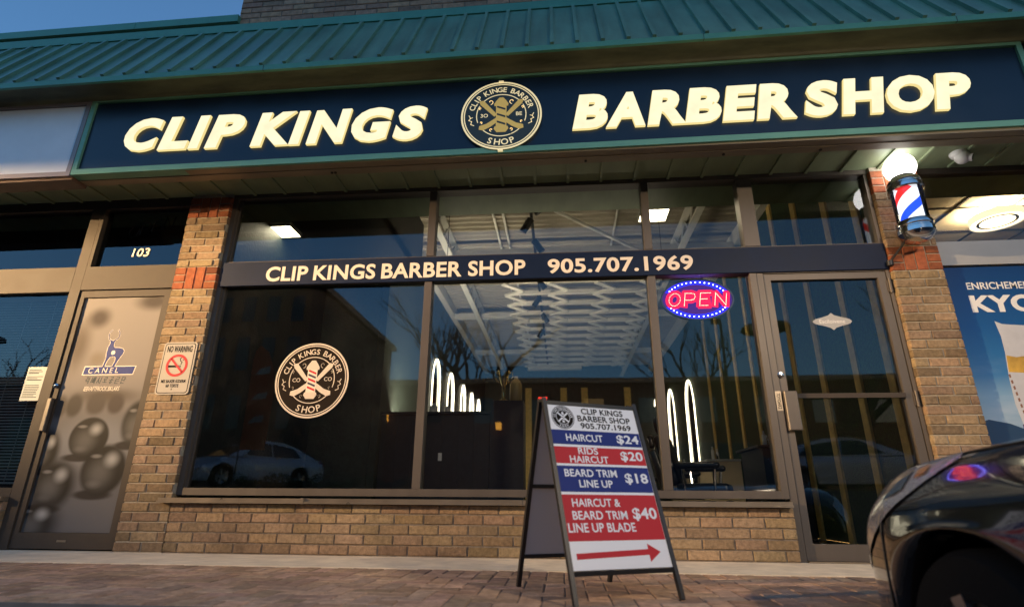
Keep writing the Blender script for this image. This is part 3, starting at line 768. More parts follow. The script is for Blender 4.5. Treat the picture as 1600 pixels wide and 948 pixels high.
strokes += [[lt(1, 0.05, 0), lt(1, 0.05, 1)], [lt(1, 0.05, 1), lt(1, 0.6, 1), lt(1, 0.85, 0.93), lt(1, 0.92, 0.72), lt(1, 0.85, 0.52), lt(1, 0.6, 0.45), lt(1, 0.05, 0.45)]]
strokes += [[lt(2, 0.9, 1), lt(2, 0.05, 1), lt(2, 0.05, 0), lt(2, 0.85, 0)], [lt(2, 0.05, 0.52), lt(2, 0.75, 0.52)]]
strokes += [[lt(3, 0.02, 0), lt(3, 0.02, 1), lt(3, 0.95, 0), lt(3, 0.95, 1)]]
m = MB(); mg = MB()
def dots(mm, pts, step, r, y):
    for (ax_, az_), (bx_, bz_) in zip(pts, pts[1:]):
        L = math.hypot(bx_-ax_, bz_-az_); k = max(1, round(L/step))
        for i in range(k):
            u, v = ax_+(bx_-ax_)*i/k, az_+(bz_-az_)*i/k
            mm.lathe([(r, y), (r*0.8, y-0.003), (0, y-0.004)], (u, 0, v), 'Y', 6)
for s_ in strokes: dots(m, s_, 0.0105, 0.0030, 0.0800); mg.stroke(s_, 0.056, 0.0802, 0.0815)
m.build('red_leds', 'led_red', LED); mg.build('red_halo', 'glow_red', LED)  # red halo around the letters is painted as glowing strokes
m = MB()
for a0, a1 in ((0.52, 2.62), (3.66, 5.76)):
    for i in range(15):
        a = a0+(a1-a0)*i/14
        m.lathe([(0.0050, 0.0800), (0.0042, 0.077), (0, 0.0755)], (cx+ax*0.86*math.cos(a), 0, cz+az*0.86*math.sin(a)), 'Y', 8)
m.build('blue_leds', 'led_blue', LED)
m = MB()
for x in (cx-0.07, cx+0.07): m.tube([(x, 0.095, cz+az*0.95), (x, 0.095, 2.21)], 0.002, 5)
m.build('hanging_chain', 'chrome', LED)

# ------------------------------------------------------------------ barber pole
BP = thing('barber_pole', 'lit barber pole with round white globe and chrome caps on the right brick pillar', 'barber pole', (2.845, -0.25, 2.33))
bx, by = 2.845, -0.25
m = MB(); m.lathe([(0.0, 2.895)]+[(0.118*math.sin(a), 3.015-0.118*math.cos(a)) for a in [0.55+i*(math.pi-0.55)/16 for i in range(17)]], (bx, by, 0), 'Z', 32); m.build('globe', 'globe_light', BP, smooth=True)
m = MB(); m.lathe([(0.075, 2.925), (0.085, 2.918), (0.085, 2.90), (0.112, 2.888), (0.122, 2.868), (0.122, 2.852), (0.113, 2.846), (0.113, 2.838), (0.128, 2.828), (0.128, 2.800), (0.118, 2.79), (0.06, 2.79)], (bx, by, 0), 'Z', 40); m.build('top_cap', 'chrome', BP, smooth=True, angle=30)
m = MB(); m.lathe([(0.11, 2.515), (0.121, 2.508), (0.128, 2.492), (0.128, 2.468), (0.119, 2.460), (0.119, 2.450), (0.130, 2.440), (0.130, 2.405), (0.118, 2.385), (0.09, 2.355), (0.05, 2.34), (0.0, 2.335)], (bx, by, 0), 'Z', 40); m.build('bottom_cap', 'chrome', BP, smooth=True, angle=30)
m = MB(); m.lathe([(0.082, 2.515), (0.082, 2.79)], (bx, by, 0), 'Z', 40); cyl = m.build('striped_cylinder', 'white_plastic', BP, smooth=True)
sm = bpy.data.materials.new('pole_stripes'); nt, n, l = nodes_of(sm); n.remove(n['Principled BSDF'])
tc = n.new('ShaderNodeTexCoord'); sp = n.new('ShaderNodeSeparateXYZ'); l.new(tc.outputs['Object'], sp.inputs[0])
at2 = n.new('ShaderNodeMath'); at2.operation = 'ARCTAN2'; l.new(sp.outputs[1], at2.inputs[0]); l.new(sp.outputs[0], at2.inputs[1])
dv_ = n.new('ShaderNodeMath'); dv_.operation = 'DIVIDE'; dv_.inputs[1].default_value = 2*math.pi; l.new(at2.outputs[0], dv_.inputs[0])
zz = n.new('ShaderNodeMath'); zz.operation = 'MULTIPLY_ADD'; zz.inputs[1].default_value = -2.5; l.new(sp.outputs[2], zz.inputs[0]); l.new(dv_.outputs[0], zz.inputs[2])
ofs = n.new('ShaderNodeMath'); ofs.operation = 'ADD'; ofs.inputs[1].default_value = 0.10; l.new(zz.outputs[0], ofs.inputs[0])
frc = n.new('ShaderNodeMath'); frc.operation = 'FRACT'; l.new(ofs.outputs[0], frc.inputs[0])
cr = n.new('ShaderNodeValToRGB'); cr.color_ramp.interpolation = 'CONSTANT'
els = cr.color_ramp.elements; els[0].position = 0; els[0].color = (0.02, 0.08, 0.85, 1); els[1].position = 0.20; els[1].color = (0.92, 0.95, 1, 1)
for p_, c_ in ((0.5, (0.85, 0.03, 0.03, 1)), (0.70, (0.92, 0.95, 1, 1))):
    e = els.new(p_); e.color = c_
l.new(frc.outputs[0], cr.inputs[0])
em = n.new('ShaderNodeEmission'); l.new(cr.outputs[0], em.inputs[0]); em.inputs[1].default_value = 0.55; l.new(em.outputs[0], n['Material Output'].inputs[0])
cyl.data.materials.clear(); cyl.data.materials.append(sm)
m = MB(); m.lathe([(0.112, 2.512), (0.112, 2.795)], (bx, by, 0), 'Z', 40); m.build('glass_tube', 'tube_glass', BP, smooth=True)
m = MB(); m.bar((bx, by, 2.44), (bx, -0.09, 2.44), 0.03, 0.05); m.bar((bx, by, 2.83), (bx, -0.09, 2.83), 0.03, 0.04); m.build('wall_bracket', 'chrome', BP)
m = MB(); m.tube([(2.80, -0.2, 2.40), (2.76, -0.13, 2.33), (2.715, -0.10, 2.27), (2.685, -0.06, 2.235)], 0.009, 8); m.lathe([(0.0, 2.20), (0.025, 2.21), (0.025, 2.25), (0.0, 2.26)], (2.69, -0.09, 0), 'Z', 12); m.build('power_cable', 'black_plastic', BP, smooth=True)

# ------------------------------------------------------------------ security camera
CAMT = thing('security_camera', 'white turret security camera on the green soffit beside the barber pole', 'camera', (3.33, -0.25, 3.145))
m = MB(); m.lathe([(0.062, 3.145), (0.062, 3.120), (0.052, 3.10), (0.03, 3.09)], (3.33, -0.25, 0), 'Z', 28); m.build('mounting_base', 'white_plastic', CAMT, smooth=True, angle=50)
m = MB(); m.lathe([(0.056*math.sin(a), -0.056*math.cos(a)) for a in [i*math.pi/14 for i in range(15)]], (3.345, -0.262, 3.085), 'Z', 24); m.build('camera_ball', 'white_plastic', CAMT, smooth=True)
m = MB(); dr = Vector((0.75, -0.55, -0.35)).normalized(); c0 = Vector((3.345, -0.262, 3.085))
m.tube([c0+dr*0.040, c0+dr*0.066], 0.034, 20); m.build('lens_hood', 'white_plastic', CAMT, smooth=True, angle=40)
m = MB(); m.tube([c0+dr*0.060, c0+dr*0.068], 0.024, 18); m.build('lens', 'car_glass', CAMT)

# ------------------------------------------------------------------ no smoking sign
NS = thing('no_smoking_sign', 'white no smoking notice with red barred circle on the left brick pillar', 'sign', (-3.255, -0.10, 1.44))
def rrect(x0, x1, z0, z1, r, k=6):
    pts = []
    for cx_, cz_, a0 in ((x1-r, z0+r, -math.pi/2), (x1-r, z1-r, 0), (x0+r, z1-r, math.pi/2), (x0+r, z0+r, math.pi)):
        pts += [(cx_+r*math.cos(a0+i*math.pi/2/k), cz_+r*math.sin(a0+i*math.pi/2/k)) for i in range(k+1)]
    return pts
yy = -0.100
m = MB(); m.poly(rrect(-3.408, -3.108, 1.213, 1.668, 0.03), yy, yy+0.006); m.build('sign_plate', 'plate_cream', NS)
m = MB(); m.poly(rrect(-3.396, -3.120, 1.225, 1.656, 0.024), yy-0.0008, yy+0.0002, 0); m.poly(rrect(-3.390, -3.126, 1.231, 1.650, 0.02), yy-0.0014, yy+0.0002, 1)
m.text('NO WARNING', yy-0.0012, 0.001, x0=-3.372, x1=-3.145, z0=1.578, z1=1.634, bold=0.03, mi=0)
m.text('MIS BAXER KIDERM', yy-0.0012, 0.001, x0=-3.368, x1=-3.150, z0=1.312, z1=1.340, bold=0.03, mi=0)
m.text('60 TERTE', yy-0.0012, 0.001, x0=-3.318, x1=-3.205, z0=1.274, z1=1.302, bold=0.03, mi=0)
m.text('8', yy-0.0012, 0.001, cx=-3.262, z0=1.250, z1=1.266, bold=0.012, mi=0, x0=-3.268)
m.build('sign_print', ['black_vinyl', 'plate_cream'], NS)
m = MB(); m.box(-3.335, -3.245, yy-0.0022, yy-0.0012, 1.445, 1.463); m.box(-3.240, -3.234, yy-0.0022, yy-0.0012, 1.445, 1.463); m.box(-3.228, -3.222, yy-0.0022, yy-0.0012, 1.445, 1.463)
m.stroke([(-3.222, 1.47), (-3.215, 1.49), (-3.23, 1.50), (-3.238, 1.52), (-3.22, 1.537), (-3.20, 1.53), (-3.20, 1.512), (-3.212, 1.508)], 0.006, yy-0.0022, yy-0.0012)
m.build('cigarette_symbol', 'black_vinyl', NS)
m = MB(); m.ring(-3.258, 1.462, 0.076, 0.097, yy-0.0032, yy-0.0012, 48); m.bar((-3.319, yy-0.0026, 1.523), (-3.197, yy-0.0026, 1.401), 0.0012, 0.018, up=(1, 0, 1)); m.build('barred_circle', 'print_red', NS)

# ------------------------------------------------------------------ left neighbour: number, dark OPEN sign, door poster, notice, blinds
o = MB(); o.text('103', -0.004, 0.003, x0=-4.018, x1=-3.842, z0=2.540, z1=2.628, bold=0.016, shear=0.12)
tag(o.build('unit_number', 'cream_vinyl', loc=(-3.93, -0.004, 2.54)), 'white unit number 103 on the dark glass over the neighbouring door', 'number')
mat('neon_off', (0.018, 0.02, 0.016), 0.25)
OFF = thing('unlit_open_sign', 'unlit neon OPEN tubing hung behind the dark glass above the number 103', 'sign', (-3.95, 0.06, 2.84))
m = MB()
def lt2(i, u, v): return (-4.17+i*0.115+u*0.095+0.18*(v*0.13), 0.06, 2.775+v*0.13+0.028*i)
for s_ in ([lt2(0, 0.5+0.48*math.cos(a), 0.5+0.5*math.sin(a)) for a in [2*math.pi*i/20 for i in range(21)]],
           [lt2(1, 0.05, 0), lt2(1, 0.05, 1), lt2(1, 0.7, 1), lt2(1, 0.95, 0.75), lt2(1, 0.7, 0.48), lt2(1, 0.05, 0.46)],
           [lt2(2, 0.9, 1), lt2(2, 0.05, 1), lt2(2, 0.05, 0), lt2(2, 0.9, 0)], [lt2(2, 0.05, 0.52), lt2(2, 0.75, 0.52)],
           [lt2(3, 0.02, 0), lt2(3, 0.02, 1), lt2(3, 0.95, 0), lt2(3, 0.95, 1)]):
    m.tube(s_, 0.0065, 8)
m.build('neon_tube', 'neon_off', OFF, smooth=True)
m = MB(); m.tube([(-4.13, 0.06, 2.93), (-3.95, 0.06, 3.04), (-3.74, 0.06, 2.99)], 0.002, 5); m.build('hanging_wire', 'neon_off', OFF)

# printed poster: brown grey photograph print of silver eggs, drawn as soft discs in the poster's own plane
pm = bpy.data.materials.new('poster_print'); nt, n, l = nodes_of(pm); p = n['Principled BSDF']; p.inputs['Roughness'].default_value = 0.6; p.inputs['Specular IOR Level'].default_value = 0.15
tc = n.new('ShaderNodeTexCoord'); sp = n.new('ShaderNodeSeparateXYZ'); l.new(tc.outputs['Object'], sp.inputs[0])
def mth(op, a, b=None, c=None):
    q = n.new('ShaderNodeMath'); q.operation = op
    for i, v in enumerate((a, b, c)):
        if v is None: continue
        if isinstance(v, (int, float)): q.inputs[i].default_value = v
        else: l.new(v, q.inputs[i])
    return q.outputs[0]
def sstep(v, a, b):
    q = n.new('ShaderNodeMapRange'); q.interpolation_type = 'SMOOTHSTEP'; q.inputs[1].default_value = a; q.inputs[2].default_value = b; l.new(v, q.inputs[0]); return q.outputs[0]
def cmix(f, a, b):
    q = n.new('ShaderNodeMix'); q.data_type = 'RGBA'
    if isinstance(f, (int, float)): q.inputs[0].default_value = f
    else: l.new(f, q.inputs[0])
    for i, v in ((6, a), (7, b)):
        if isinstance(v, tuple): q.inputs[i].default_value = (*v, 1)
        else: l.new(v, q.inputs[i])
    return q.outputs[2]
X, Z = sp.outputs[0], sp.outputs[2]
def ell(u, v, ru, rv, e0, e1):          # 1 inside, 0 outside
    a = mth('DIVIDE', mth('SUBTRACT', X, u), ru); b = mth('DIVIDE', mth('SUBTRACT', Z, v), rv)
    d = mth('SQRT', mth('ADD', mth('MULTIPLY', a, a), mth('MULTIPLY', b, b)))
    return mth('SUBTRACT', 1.0, sstep(d, e0, e1))
c = cmix(sstep(Z, -0.25, 0.35), (0.25, 0.23, 0.22), (0.47, 0.40, 0.345))
for u, v, ru, rv, col, e0 in ((-0.20, 0.80, 0.16, 0.14, (0.10, 0.07, 0.06), 0.2), (0.30, 0.95, 0.25, 0.12, (0.12, 0.09, 0.075), 0.2), (-0.33, 0.55, 0.16, 0.35, (0.20, 0.15, 0.115), 0.1),
                              (-0.12, 0.42, 0.12, 0.10, (0.38, 0.30, 0.22), 0.1), (0.05, 0.09, 0.45, 0.10, (0.16, 0.12, 0.09), 0.1), (-0.22, 0.01, 0.10, 0.13, (0.10, 0.08, 0.065), 0.5), (-0.02, 0.02, 0.12, 0.12, (0.14, 0.11, 0.09), 0.5),
                              (0.16, 0.02, 0.10, 0.11, (0.12, 0.09, 0.075), 0.5), (-0.35, 0.0, 0.09, 0.13, (0.15, 0.12, 0.10), 0.5)):
    c = cmix(ell(u, v, ru, rv, e0, 1.0), c, col)
c = cmix(ell(0.05, -0.30, 0.50, 0.24, 0.3, 1.15), c, (0.42, 0.40, 0.385))
eggs = [(0.40, -0.14, 0.14, 0.19, 0.82), (-0.37, -0.37, 0.12, 0.17, 0.70), (-0.01, -0.26, 0.175, 0.168, 0.93), (-0.22, -0.64, 0.18, 0.19, 0.70), (0.19, -0.52, 0.195, 0.20, 0.88), (-0.30, -0.93, 0.19, 0.16, 0.45)]
for u, v, ru, rv, e in eggs:
    c = cmix(ell(u-0.05, v-rv*0.97, ru*1.05, rv*0.24, 0.55, 1.05), c, (0.055, 0.045, 0.042))
    body = cmix(ell(u-0.03, v-0.03, ru*0.9, rv*0.9, 0.1, 1.0), (0.030, 0.026, 0.023), (0.20, 0.18, 0.158))
    body = cmix(ell(u+ru*0.28, v+rv*0.42, ru*0.50, rv*0.46, 0.0, 1.0), body, (0.66, 0.62, 0.56))
    body = cmix(ell(u-ru*0.45, v+rv*0.55, ru*0.35, rv*0.12, 0.2, 1.0), body, (0.34, 0.31, 0.28))
    body = cmix(ell(u-ru*0.3, v-rv*0.55, ru*0.5, rv*0.25, 0.0, 1.0), body, (0.24, 0.215, 0.19))
    c = cmix(ell(u, v, ru, rv, e, 2.02-e), c, body)
dk_ = n.new('ShaderNodeMix'); dk_.data_type = 'RGBA'; dk_.blend_type = 'MULTIPLY'; dk_.inputs[0].default_value = 1; l.new(c, dk_.inputs[6]); dk_.inputs[7].default_value = (0.52, 0.555, 0.60, 1)
l.new(dk_.outputs[2], p.inputs['Base Color']); MATS['poster_print'] = pm
PO = thing('door_poster', 'brown door poster with blurred silver eggs and a blue CANEL deer emblem', 'poster', (-3.958, -0.016, 1.13))
m = MB(); m.box(-4.346, -3.571, -0.020, -0.010, 0.131, 2.126); m.build('poster_sheet', 'poster_print', PO)
py = -0.0202
m = MB()
# emblem placed in the facade plane (u to the right, v up, metres)
ex, ez = -4.10, 1.48
deer = [(0.215, 0.0), (0.235, 0.0), (0.252, 0.075), (0.275, 0.115), (0.32, 0.125), (0.345, 0.105), (0.345, 0.06), (0.325, 0.0), (0.35, 0.0), (0.385, 0.09), (0.415, 0.145), (0.425, 0.185), (0.40, 0.21), (0.355, 0.222), (0.30, 0.222), (0.285, 0.24), (0.283, 0.275), (0.288, 0.308), (0.235, 0.308), (0.24, 0.275), (0.225, 0.235), (0.222, 0.16), (0.232, 0.10)]
def tri_poly(mb, pts, y0, y1, mi):
    from mathutils.geometry import tessellate_polygon
    for t in tessellate_polygon([[Vector((a, b, 0)) for a, b in pts]]):
        q = [pts[i] for i in t]
        ar = (q[1][0]-q[0][0])*(q[2][1]-q[0][1])-(q[2][0]-q[0][0])*(q[1][1]-q[0][1])
        if ar < 0: q = q[::-1]
        mb.poly(q, y0, y1, mi)
dp = [(ex-0.08+u*0.80, ez+v*0.76) for u, v in deer]
m.stroke(dp+[dp[0]], 0.012, py-0.0006, py+0.0001, 1); tri_poly(m, dp, py-0.0012, py+0.0001, 0)
for f, b in ((1, (0.275, 0.308)), (-1, (0.248, 0.308))):
    hp = [(ex-0.08+(b[0]+f*q)*0.80, ez+w*0.76) for q, w in ((0.0, 0.308), (0.04, 0.335), (0.052, 0.375), (0.045, 0.41), (0.022, 0.44))]
    m.stroke(hp, 0.014, py-0.0006, py+0.0001, 1); m.stroke(hp, 0.007, py-0.0012, py+0.0001, 0)
m.disc(ex-0.08+0.30*0.80, ez+0.165*0.76, 0.019, py-0.0018, py, 16, 1)
m.poly([(ex-0.085, ez-0.075), (ex+0.395, ez-0.075), (ex+0.410, ez+0.005), (ex-0.075, ez+0.005)], py-0.0006, py+0.0001, 1)
m.poly([(ex-0.075, ez-0.068), (ex+0.388, ez-0.068), (ex+0.400, ez-0.002), (ex-0.067, ez-0.002)], py-0.0012, py+0.0001, 0)
m.text('C A N E L', py-0.0011, 0.0008, x0=ex-0.03, x1=ex+0.25, z0=ez-0.057, z1=ez-0.012, mi=1, bold=0.0, shear=0.1)
m.build('deer_emblem', ['print_blue', 'cream_vinyl'], PO)
GLY = [[((0, 1), (.4, 1), (0, .5), (.45, .5)), ((.7, 1), (.7, .45)), ((.45, .72), (.7, .72)), ((.15, .35), (.75, .35), (.7, 0))],
       [((0, 1), (0, .2), (.3, .2), (.3, 1)), ((0, .6), (.3, .6)), ((.42, 1), (.42, .2), (.62, .2), (.62, 1)), ((.42, .6), (.62, .6)), ((.8, 1), (.8, 0))],
       [((.25, 1), (0, .1)), ((.2, .65), (.5, .1)), ((.75, 1), (.75, 0))],
       [((.15, 1), (.65, 1), (.65, .75), (.15, .75), (.15, .5), (.7, .5)), ((.4, .5), (.4, .2)), ((0, .2), (.85, .2))],
       [((.15, 1), (.65, 1), (.6, .7)), ((.4, .75), (.4, .52)), ((0, .52), (.85, .52)), ((.2, .2), (.4, .36), (.62, .2), (.4, 0), (.2, .2))],
       [((.1, 1), (.7, 1), (.7, .68), (.1, .68), (.1, .4)), ((0, .4), (.85, .4)), ((.12, .3), (.12, 0), (.75, 0))],
       [((.4, 1), (.05, 1), (.05, .5), (.45, .5)), ((.65, 1), (.65, .35)), ((.65, .7), (.85, .7)), ((.12, .3), (.12, 0), (.75, 0))]]
m = MB()
for k, gl in enumerate(GLY):
    for st_ in gl: m.stroke([(ex-0.04+0.0555*k+0.042*u+0.012*v, ez-0.150+0.056*v) for u, v in st_], 0.0058, py-0.0008, py+0.0001, 0)
m.text('IEBVAFTFROOK.BKLARS', py, 0.0008, x0=ex-0.03, x1=ex+0.30, z0=ez-0.215, z1=ez-0.175, mi=1, bold=0.0, shear=0.15)
m.build('poster_lettering', ['ink', 'cream_vinyl'], PO)
NT = thing('paper_notice', 'pale paper notice taped to the window beside the blinds', 'notice', (-4.637, -0.003, 1.19))
m = MB(); m.box(-4.728, -4.547, -0.003, -0.001, 1.188, 1.490); m.build('sheet', 'paper', NT)
m = MB()
for i in range(17):
    z = 1.462-i*0.0152
    if i in (3, 7, 8): continue
    m.box(-4.714, -4.714+rnd.uniform(0.09, 0.15), -0.0038, -0.0029, z-0.003, z+(0.003 if i not in (2, 6) else 0.006))
m.build('print_lines', 'ink', NT)
BLD = thing('window_blinds', 'dark venetian blinds lowered in the left neighbouring window', 'blinds', (-5.5, 0.08, 2.17))
m = MB()
z = 2.15
while z > 0.52:
    m.bar((-6.48, 0.085, z), (-4.56, 0.085, z), 0.026, 0.0015, up=(0, -0.62, 1)); z -= 0.026
m.build('slats', 'blind', BLD)
m = MB()
for x in (-6.2, -5.4, -4.98, -4.72): m.box(x-0.002, x+0.002, 0.070, 0.074, 0.52, 2.16)
m.box(-6.48, -4.56, 0.07, 0.10, 2.155, 2.18); m.box(-6.48, -4.56, 0.075, 0.095, 0.50, 0.515); m.build('ladder_cord', 'blind', BLD)

# door stickers
DD = thing('door_decal', 'small grey pointed oval decal on the barber shop door glass', 'decal', (2.193, -0.014, 1.77))
m = MB(); pts = []
mat('frost_vinyl', (0.42, 0.42, 0.41), 0.6)
for i in range(48):
    a = 2*math.pi*i/48; pts.append((2.193+0.150*math.cos(a), 1.770+0.040*math.sin(a)))
m.poly(pts, -0.0135, -0.0125)
m.poly([(2.11, 1.803), (2.276, 1.803), (2.215, 1.823), (2.193, 1.843), (2.171, 1.823)], -0.0138, -0.0126)
m.poly([(2.11, 1.737), (2.171, 1.717), (2.193, 1.697), (2.215, 1.717), (2.276, 1.737)], -0.0138, -0.0126)
m.build('decal_plate', 'frost_vinyl', DD)
m = MB(); m.text('Esciloivene', -0.0137, 0.0006, x0=2.093, x1=2.290, z0=1.755, z1=1.787, bold=0.008); m.build('decal_lettering', 'white_vinyl', DD)
ST = thing('push_sticker', 'small upright gold sticker on the door frame beside the handle', 'sticker', (1.66, -0.048, 1.13))
m = MB(); m.box(1.650, 1.695, -0.0482, -0.0462, 1.056, 1.205); m.build('sticker_plate', 'sill_alu', ST)
m = MB(); m.text('7DYOAR2', -0.0482, 0.0006, at=(1.6725, 1.130), h=0.026, wid=0.12, rot=-math.pi/2, bold=0.02); m.build('sticker_lettering', 'black_vinyl', ST)

# ------------------------------------------------------------------ right neighbour: product poster and ring lamp
km = bpy.data.materials.new('sky_print'); nt, n, l = nodes_of(km); p = n['Principled BSDF']; p.inputs['Roughness'].default_value = 0.3
tc = n.new('ShaderNodeTexCoord'); sp = n.new('ShaderNodeSeparateXYZ'); l.new(tc.outputs['Object'], sp.inputs[0])
cr = n.new('ShaderNodeValToRGB'); el_ = cr.color_ramp.elements
el_[0].position = 0.0; el_[0].color = (0.25, 0.22, 0.03, 1); el_[1].position = 1.0; el_[1].color = (0.004, 0.035, 0.14, 1)
for p_, c_ in ((0.205, (0.30, 0.25, 0.03, 1)), (0.215, (0.05, 0.09, 0.04, 1)), (0.24, (0.30, 0.42, 0.52, 1)), (0.42, (0.22, 0.38, 0.55, 1)), (0.52, (0.03, 0.17, 0.40, 1)), (0.72, (0.008, 0.085, 0.27, 1))):
    e = el_.new(p_); e.color = c_
mr = n.new('ShaderNodeMapRange'); mr.inputs[1].default_value = 0.40; mr.inputs[2].default_value = 2.205
l.new(sp.outputs[2], mr.inputs[0]); mr.inputs[1].default_value = 0.0; mr.inputs[2].default_value = 1.805
nz = n.new('ShaderNodeTexNoise'); nz.inputs['Scale'].default_value = 1.6; nz.inputs['Detail'].default_value = 5
mp = n.new('ShaderNodeMapping'); mp.inputs['Scale'].default_value = (1, 1, 4); l.new(tc.outputs['Object'], mp.inputs[0]); l.new(mp.outputs[0], nz.inputs[0])
l.new(mr.outputs[0], cr.inputs[0])
cl = n.new('ShaderNodeMapRange'); cl.inputs[1].default_value = 0.5; cl.inputs[2].default_value = 0.7; l.new(nz.outputs[0], cl.inputs[0])
bl = n.new('ShaderNodeMapRange'); bl.inputs[1].default_value = 0.62; bl.inputs[2].default_value = 0.40; bl.inputs[4].default_value = 0.35; l.new(mr.outputs[0], bl.inputs[0])
mm = n.new('ShaderNodeMath'); mm.operation = 'MULTIPLY'; l.new(cl.outputs[0], mm.inputs[0]); l.new(bl.outputs[0], mm.inputs[1])
mx = n.new('ShaderNodeMix'); mx.data_type = 'RGBA'; l.new(mm.outputs[0], mx.inputs[0]); l.new(cr.outputs[0], mx.inputs[6]); mx.inputs[7].default_value = (0.55, 0.62, 0.70, 1)
l.new(mx.outputs[2], p.inputs['Base Color']); MATS['sky_print'] = km
mat('mountain_print', (0.02, 0.055, 0.12), 0.35); mat('bag_white', (0.55, 0.55, 0.56), 0.35, var=0.1, scale=4); mat('bag_gold', (0.55, 0.33, 0.05), 0.3, var=0.3, scale=8); mat('bag_purple', (0.09, 0.02, 0.13), 0.35); mat('bag_brown', (0.25, 0.12, 0.07), 0.4)
PP = thing('product_poster', 'blue sky poster with a white and gold product bag on the right neighbouring window', 'poster', (4.2, -0.02, 0.40))
m = MB(); m.box(3.093, 5.6, -0.022, -0.008, 0.405, 2.205); m.build('poster_sheet', 'sky_print', PP)
yp = -0.0222
m = MB(); tri_poly(m, [(3.0945, 0.78), (5.5, 0.78), (5.5, 1.0), (4.9, 1.08), (4.2, 0.94), (3.7, 0.87), (3.45, 0.89), (3.30, 0.955), (3.16, 0.985), (3.0945, 0.965)], yp-0.0006, yp+0.0001, 0); m.build('mountain_range', 'mountain_print', PP)
m = MB(); m.text('ENRICHEMENT', yp, 0.0012, x0=3.268, x1=3.80, z0=2.012, z1=2.072, bold=0.014); m.text('KYO', yp, 0.0012, x0=3.262, x1=3.75, z0=1.818, z1=1.962, bold=0.042); m.build('poster_lettering', 'white_vinyl', PP)
m = MB()
bag = [(3.40, 1.745), (3.45, 1.72), (3.62, 1.705), (4.2, 1.72), (4.25, 1.75), (4.22, 1.62), (4.25, 1.2), (4.24, 0.62), (3.44, 0.62), (3.40, 0.85), (3.375, 1.10), (3.385, 1.30), (3.41, 1.50), (3.415, 1.62)]
tri_poly(m, bag[::-1], yp-0.0008, yp, 0)
tri_poly(m, [(3.412, 1.47), (3.48, 1.455), (3.60, 1.47), (3.90, 1.42), (4.25, 1.46), (4.25, 1.32), (3.9, 1.30), (3.55, 1.33), (3.395, 1.34)][::-1], yp-0.0012, yp, 1)
m.poly([(3.375, 0.80), (3.42, 0.70), (4.2, 0.70), (4.2, 0.86), (3.385, 0.95)], yp-0.0012, yp, 2)
m.disc(3.54, 1.24, 0.07, yp-0.0016, yp, 24, 4); m.disc(3.54, 1.24, 0.058, yp-0.0020, yp, 24, 3)
m.disc(3.54, 1.245, 0.025, yp-0.0024, yp, 16, 1)
for i in range(9): m.poly([(3.386+0.004*i, 1.32-0.045*i), (3.40+0.004*i, 1.325-0.045*i), (3.402+0.004*i, 1.30-0.045*i), (3.388+0.004*i, 1.295-0.045*i)], yp-0.0014, yp, 3)
m.build('product_bag', ['bag_white', 'bag_gold', 'bag_purple', 'bag_brown', 'bag_white'], PP)
RL = thing('ring_lamp', 'bright round drum lamp hanging from the ceiling of the right neighbouring shop', 'lamp', (4.95, 1.56, 3.40))
m = MB()
vs = []; nn = 48
m.lathe([(0.24, 3.385), (0.252, 3.385), (0.252, 3.465), (0.24, 3.465), (0.24, 3.385)], (4.95, 1.56, 0), 'Z', 48, caps=False); m.build('lamp_ring', 'drum_shade', RL, smooth=True, angle=30)
m = MB(); m.lathe([(0.0, 3.395), (0.237, 3.395), (0.237, 3.45), (0.0, 3.45)], (4.95, 1.56, 0), 'Z', 48); m.build('light_disc', 'ring_light', RL)
m = MB(); m.lathe([(0.0, 3.4505), (0.225, 3.4505), (0.225, 3.456), (0.0, 3.456)], (4.95, 1.56, 0), 'Z', 48); m.build('added_top_disc', 'added_top_glow', RL)  # unseen glowing disc added to brighten the neighbour's ceiling
m = MB(); m.lathe([(0.16, 3.388), (0.19, 3.388), (0.19, 3.394), (0.16, 3.394), (0.16, 3.388)], (4.95, 1.56, 0), 'Z', 48, caps=False); m.build('inner_trim', 'gold_strip', RL)
m = MB()
for i in range(3):
    a = i*2.094; m.tube([(4.95+0.24*math.cos(a), 1.56+0.24*math.sin(a), 3.46), (4.95, 1.56, 3.555)], 0.003, 5)
m.build('hanging_wire', 'black_plastic', RL)

# ------------------------------------------------------------------ A-frame price sign
AF = thing('a_frame_sign', 'black A-frame price board with red and blue haircut prices on the brick sidewalk', 'sandwich board', (0.140, -1.565, -0.004), R(27), local=True)
HW, TOP, SPR = 0.262, 0.885, 0.300
def legpt(s, x, h): return (x, s*(SPR-(SPR-0.018)*h/TOP), h)        # s = -1 front leaf, +1 back leaf
for s_ in (-1, 1):
    for x in (-HW, HW):
        m = MB(); m.bar(legpt(s_, x, 0.0), legpt(s_, x, TOP), 0.020, 0.020, up=(0, 1, 0)); m.build('leg', 'aframe_black', AF)
    for h in ((0.115, TOP-0.022) if s_ < 0 else (0.14, 0.47, TOP-0.022)):
        m = MB(); m.bar(legpt(s_, -HW+0.011, h), legpt(s_, HW-0.011, h), 0.018, 0.018); m.build('cross_bar', 'aframe_black', AF)
for x in (-HW, HW):
    m = MB(); m.bar((x, -0.03, TOP-0.01), (x, 0.03, TOP-0.01), 0.024, 0.012); m.build('hinge', 'aframe_black', AF)
lean = math.atan2(SPR-0.018, TOP)
PZ0, PZ1 = 0.126/math.cos(lean), (TOP-0.034)/math.cos(lean)
def lean_front(mb, s=-1):
    c, sn = math.cos(lean), math.sin(lean); out = []
    for x, y, z in mb.v:
        h = z*c
        out.append((x, s*(SPR-math.tan(lean)*h)+s*(-y)*c, h+(-y)*sn))
    mb.v = out; return mb
PW = 2*(HW-0.011)
def px(f): return -PW/2+PW*f
def pz(f): return PZ1-(PZ1-PZ0)*f
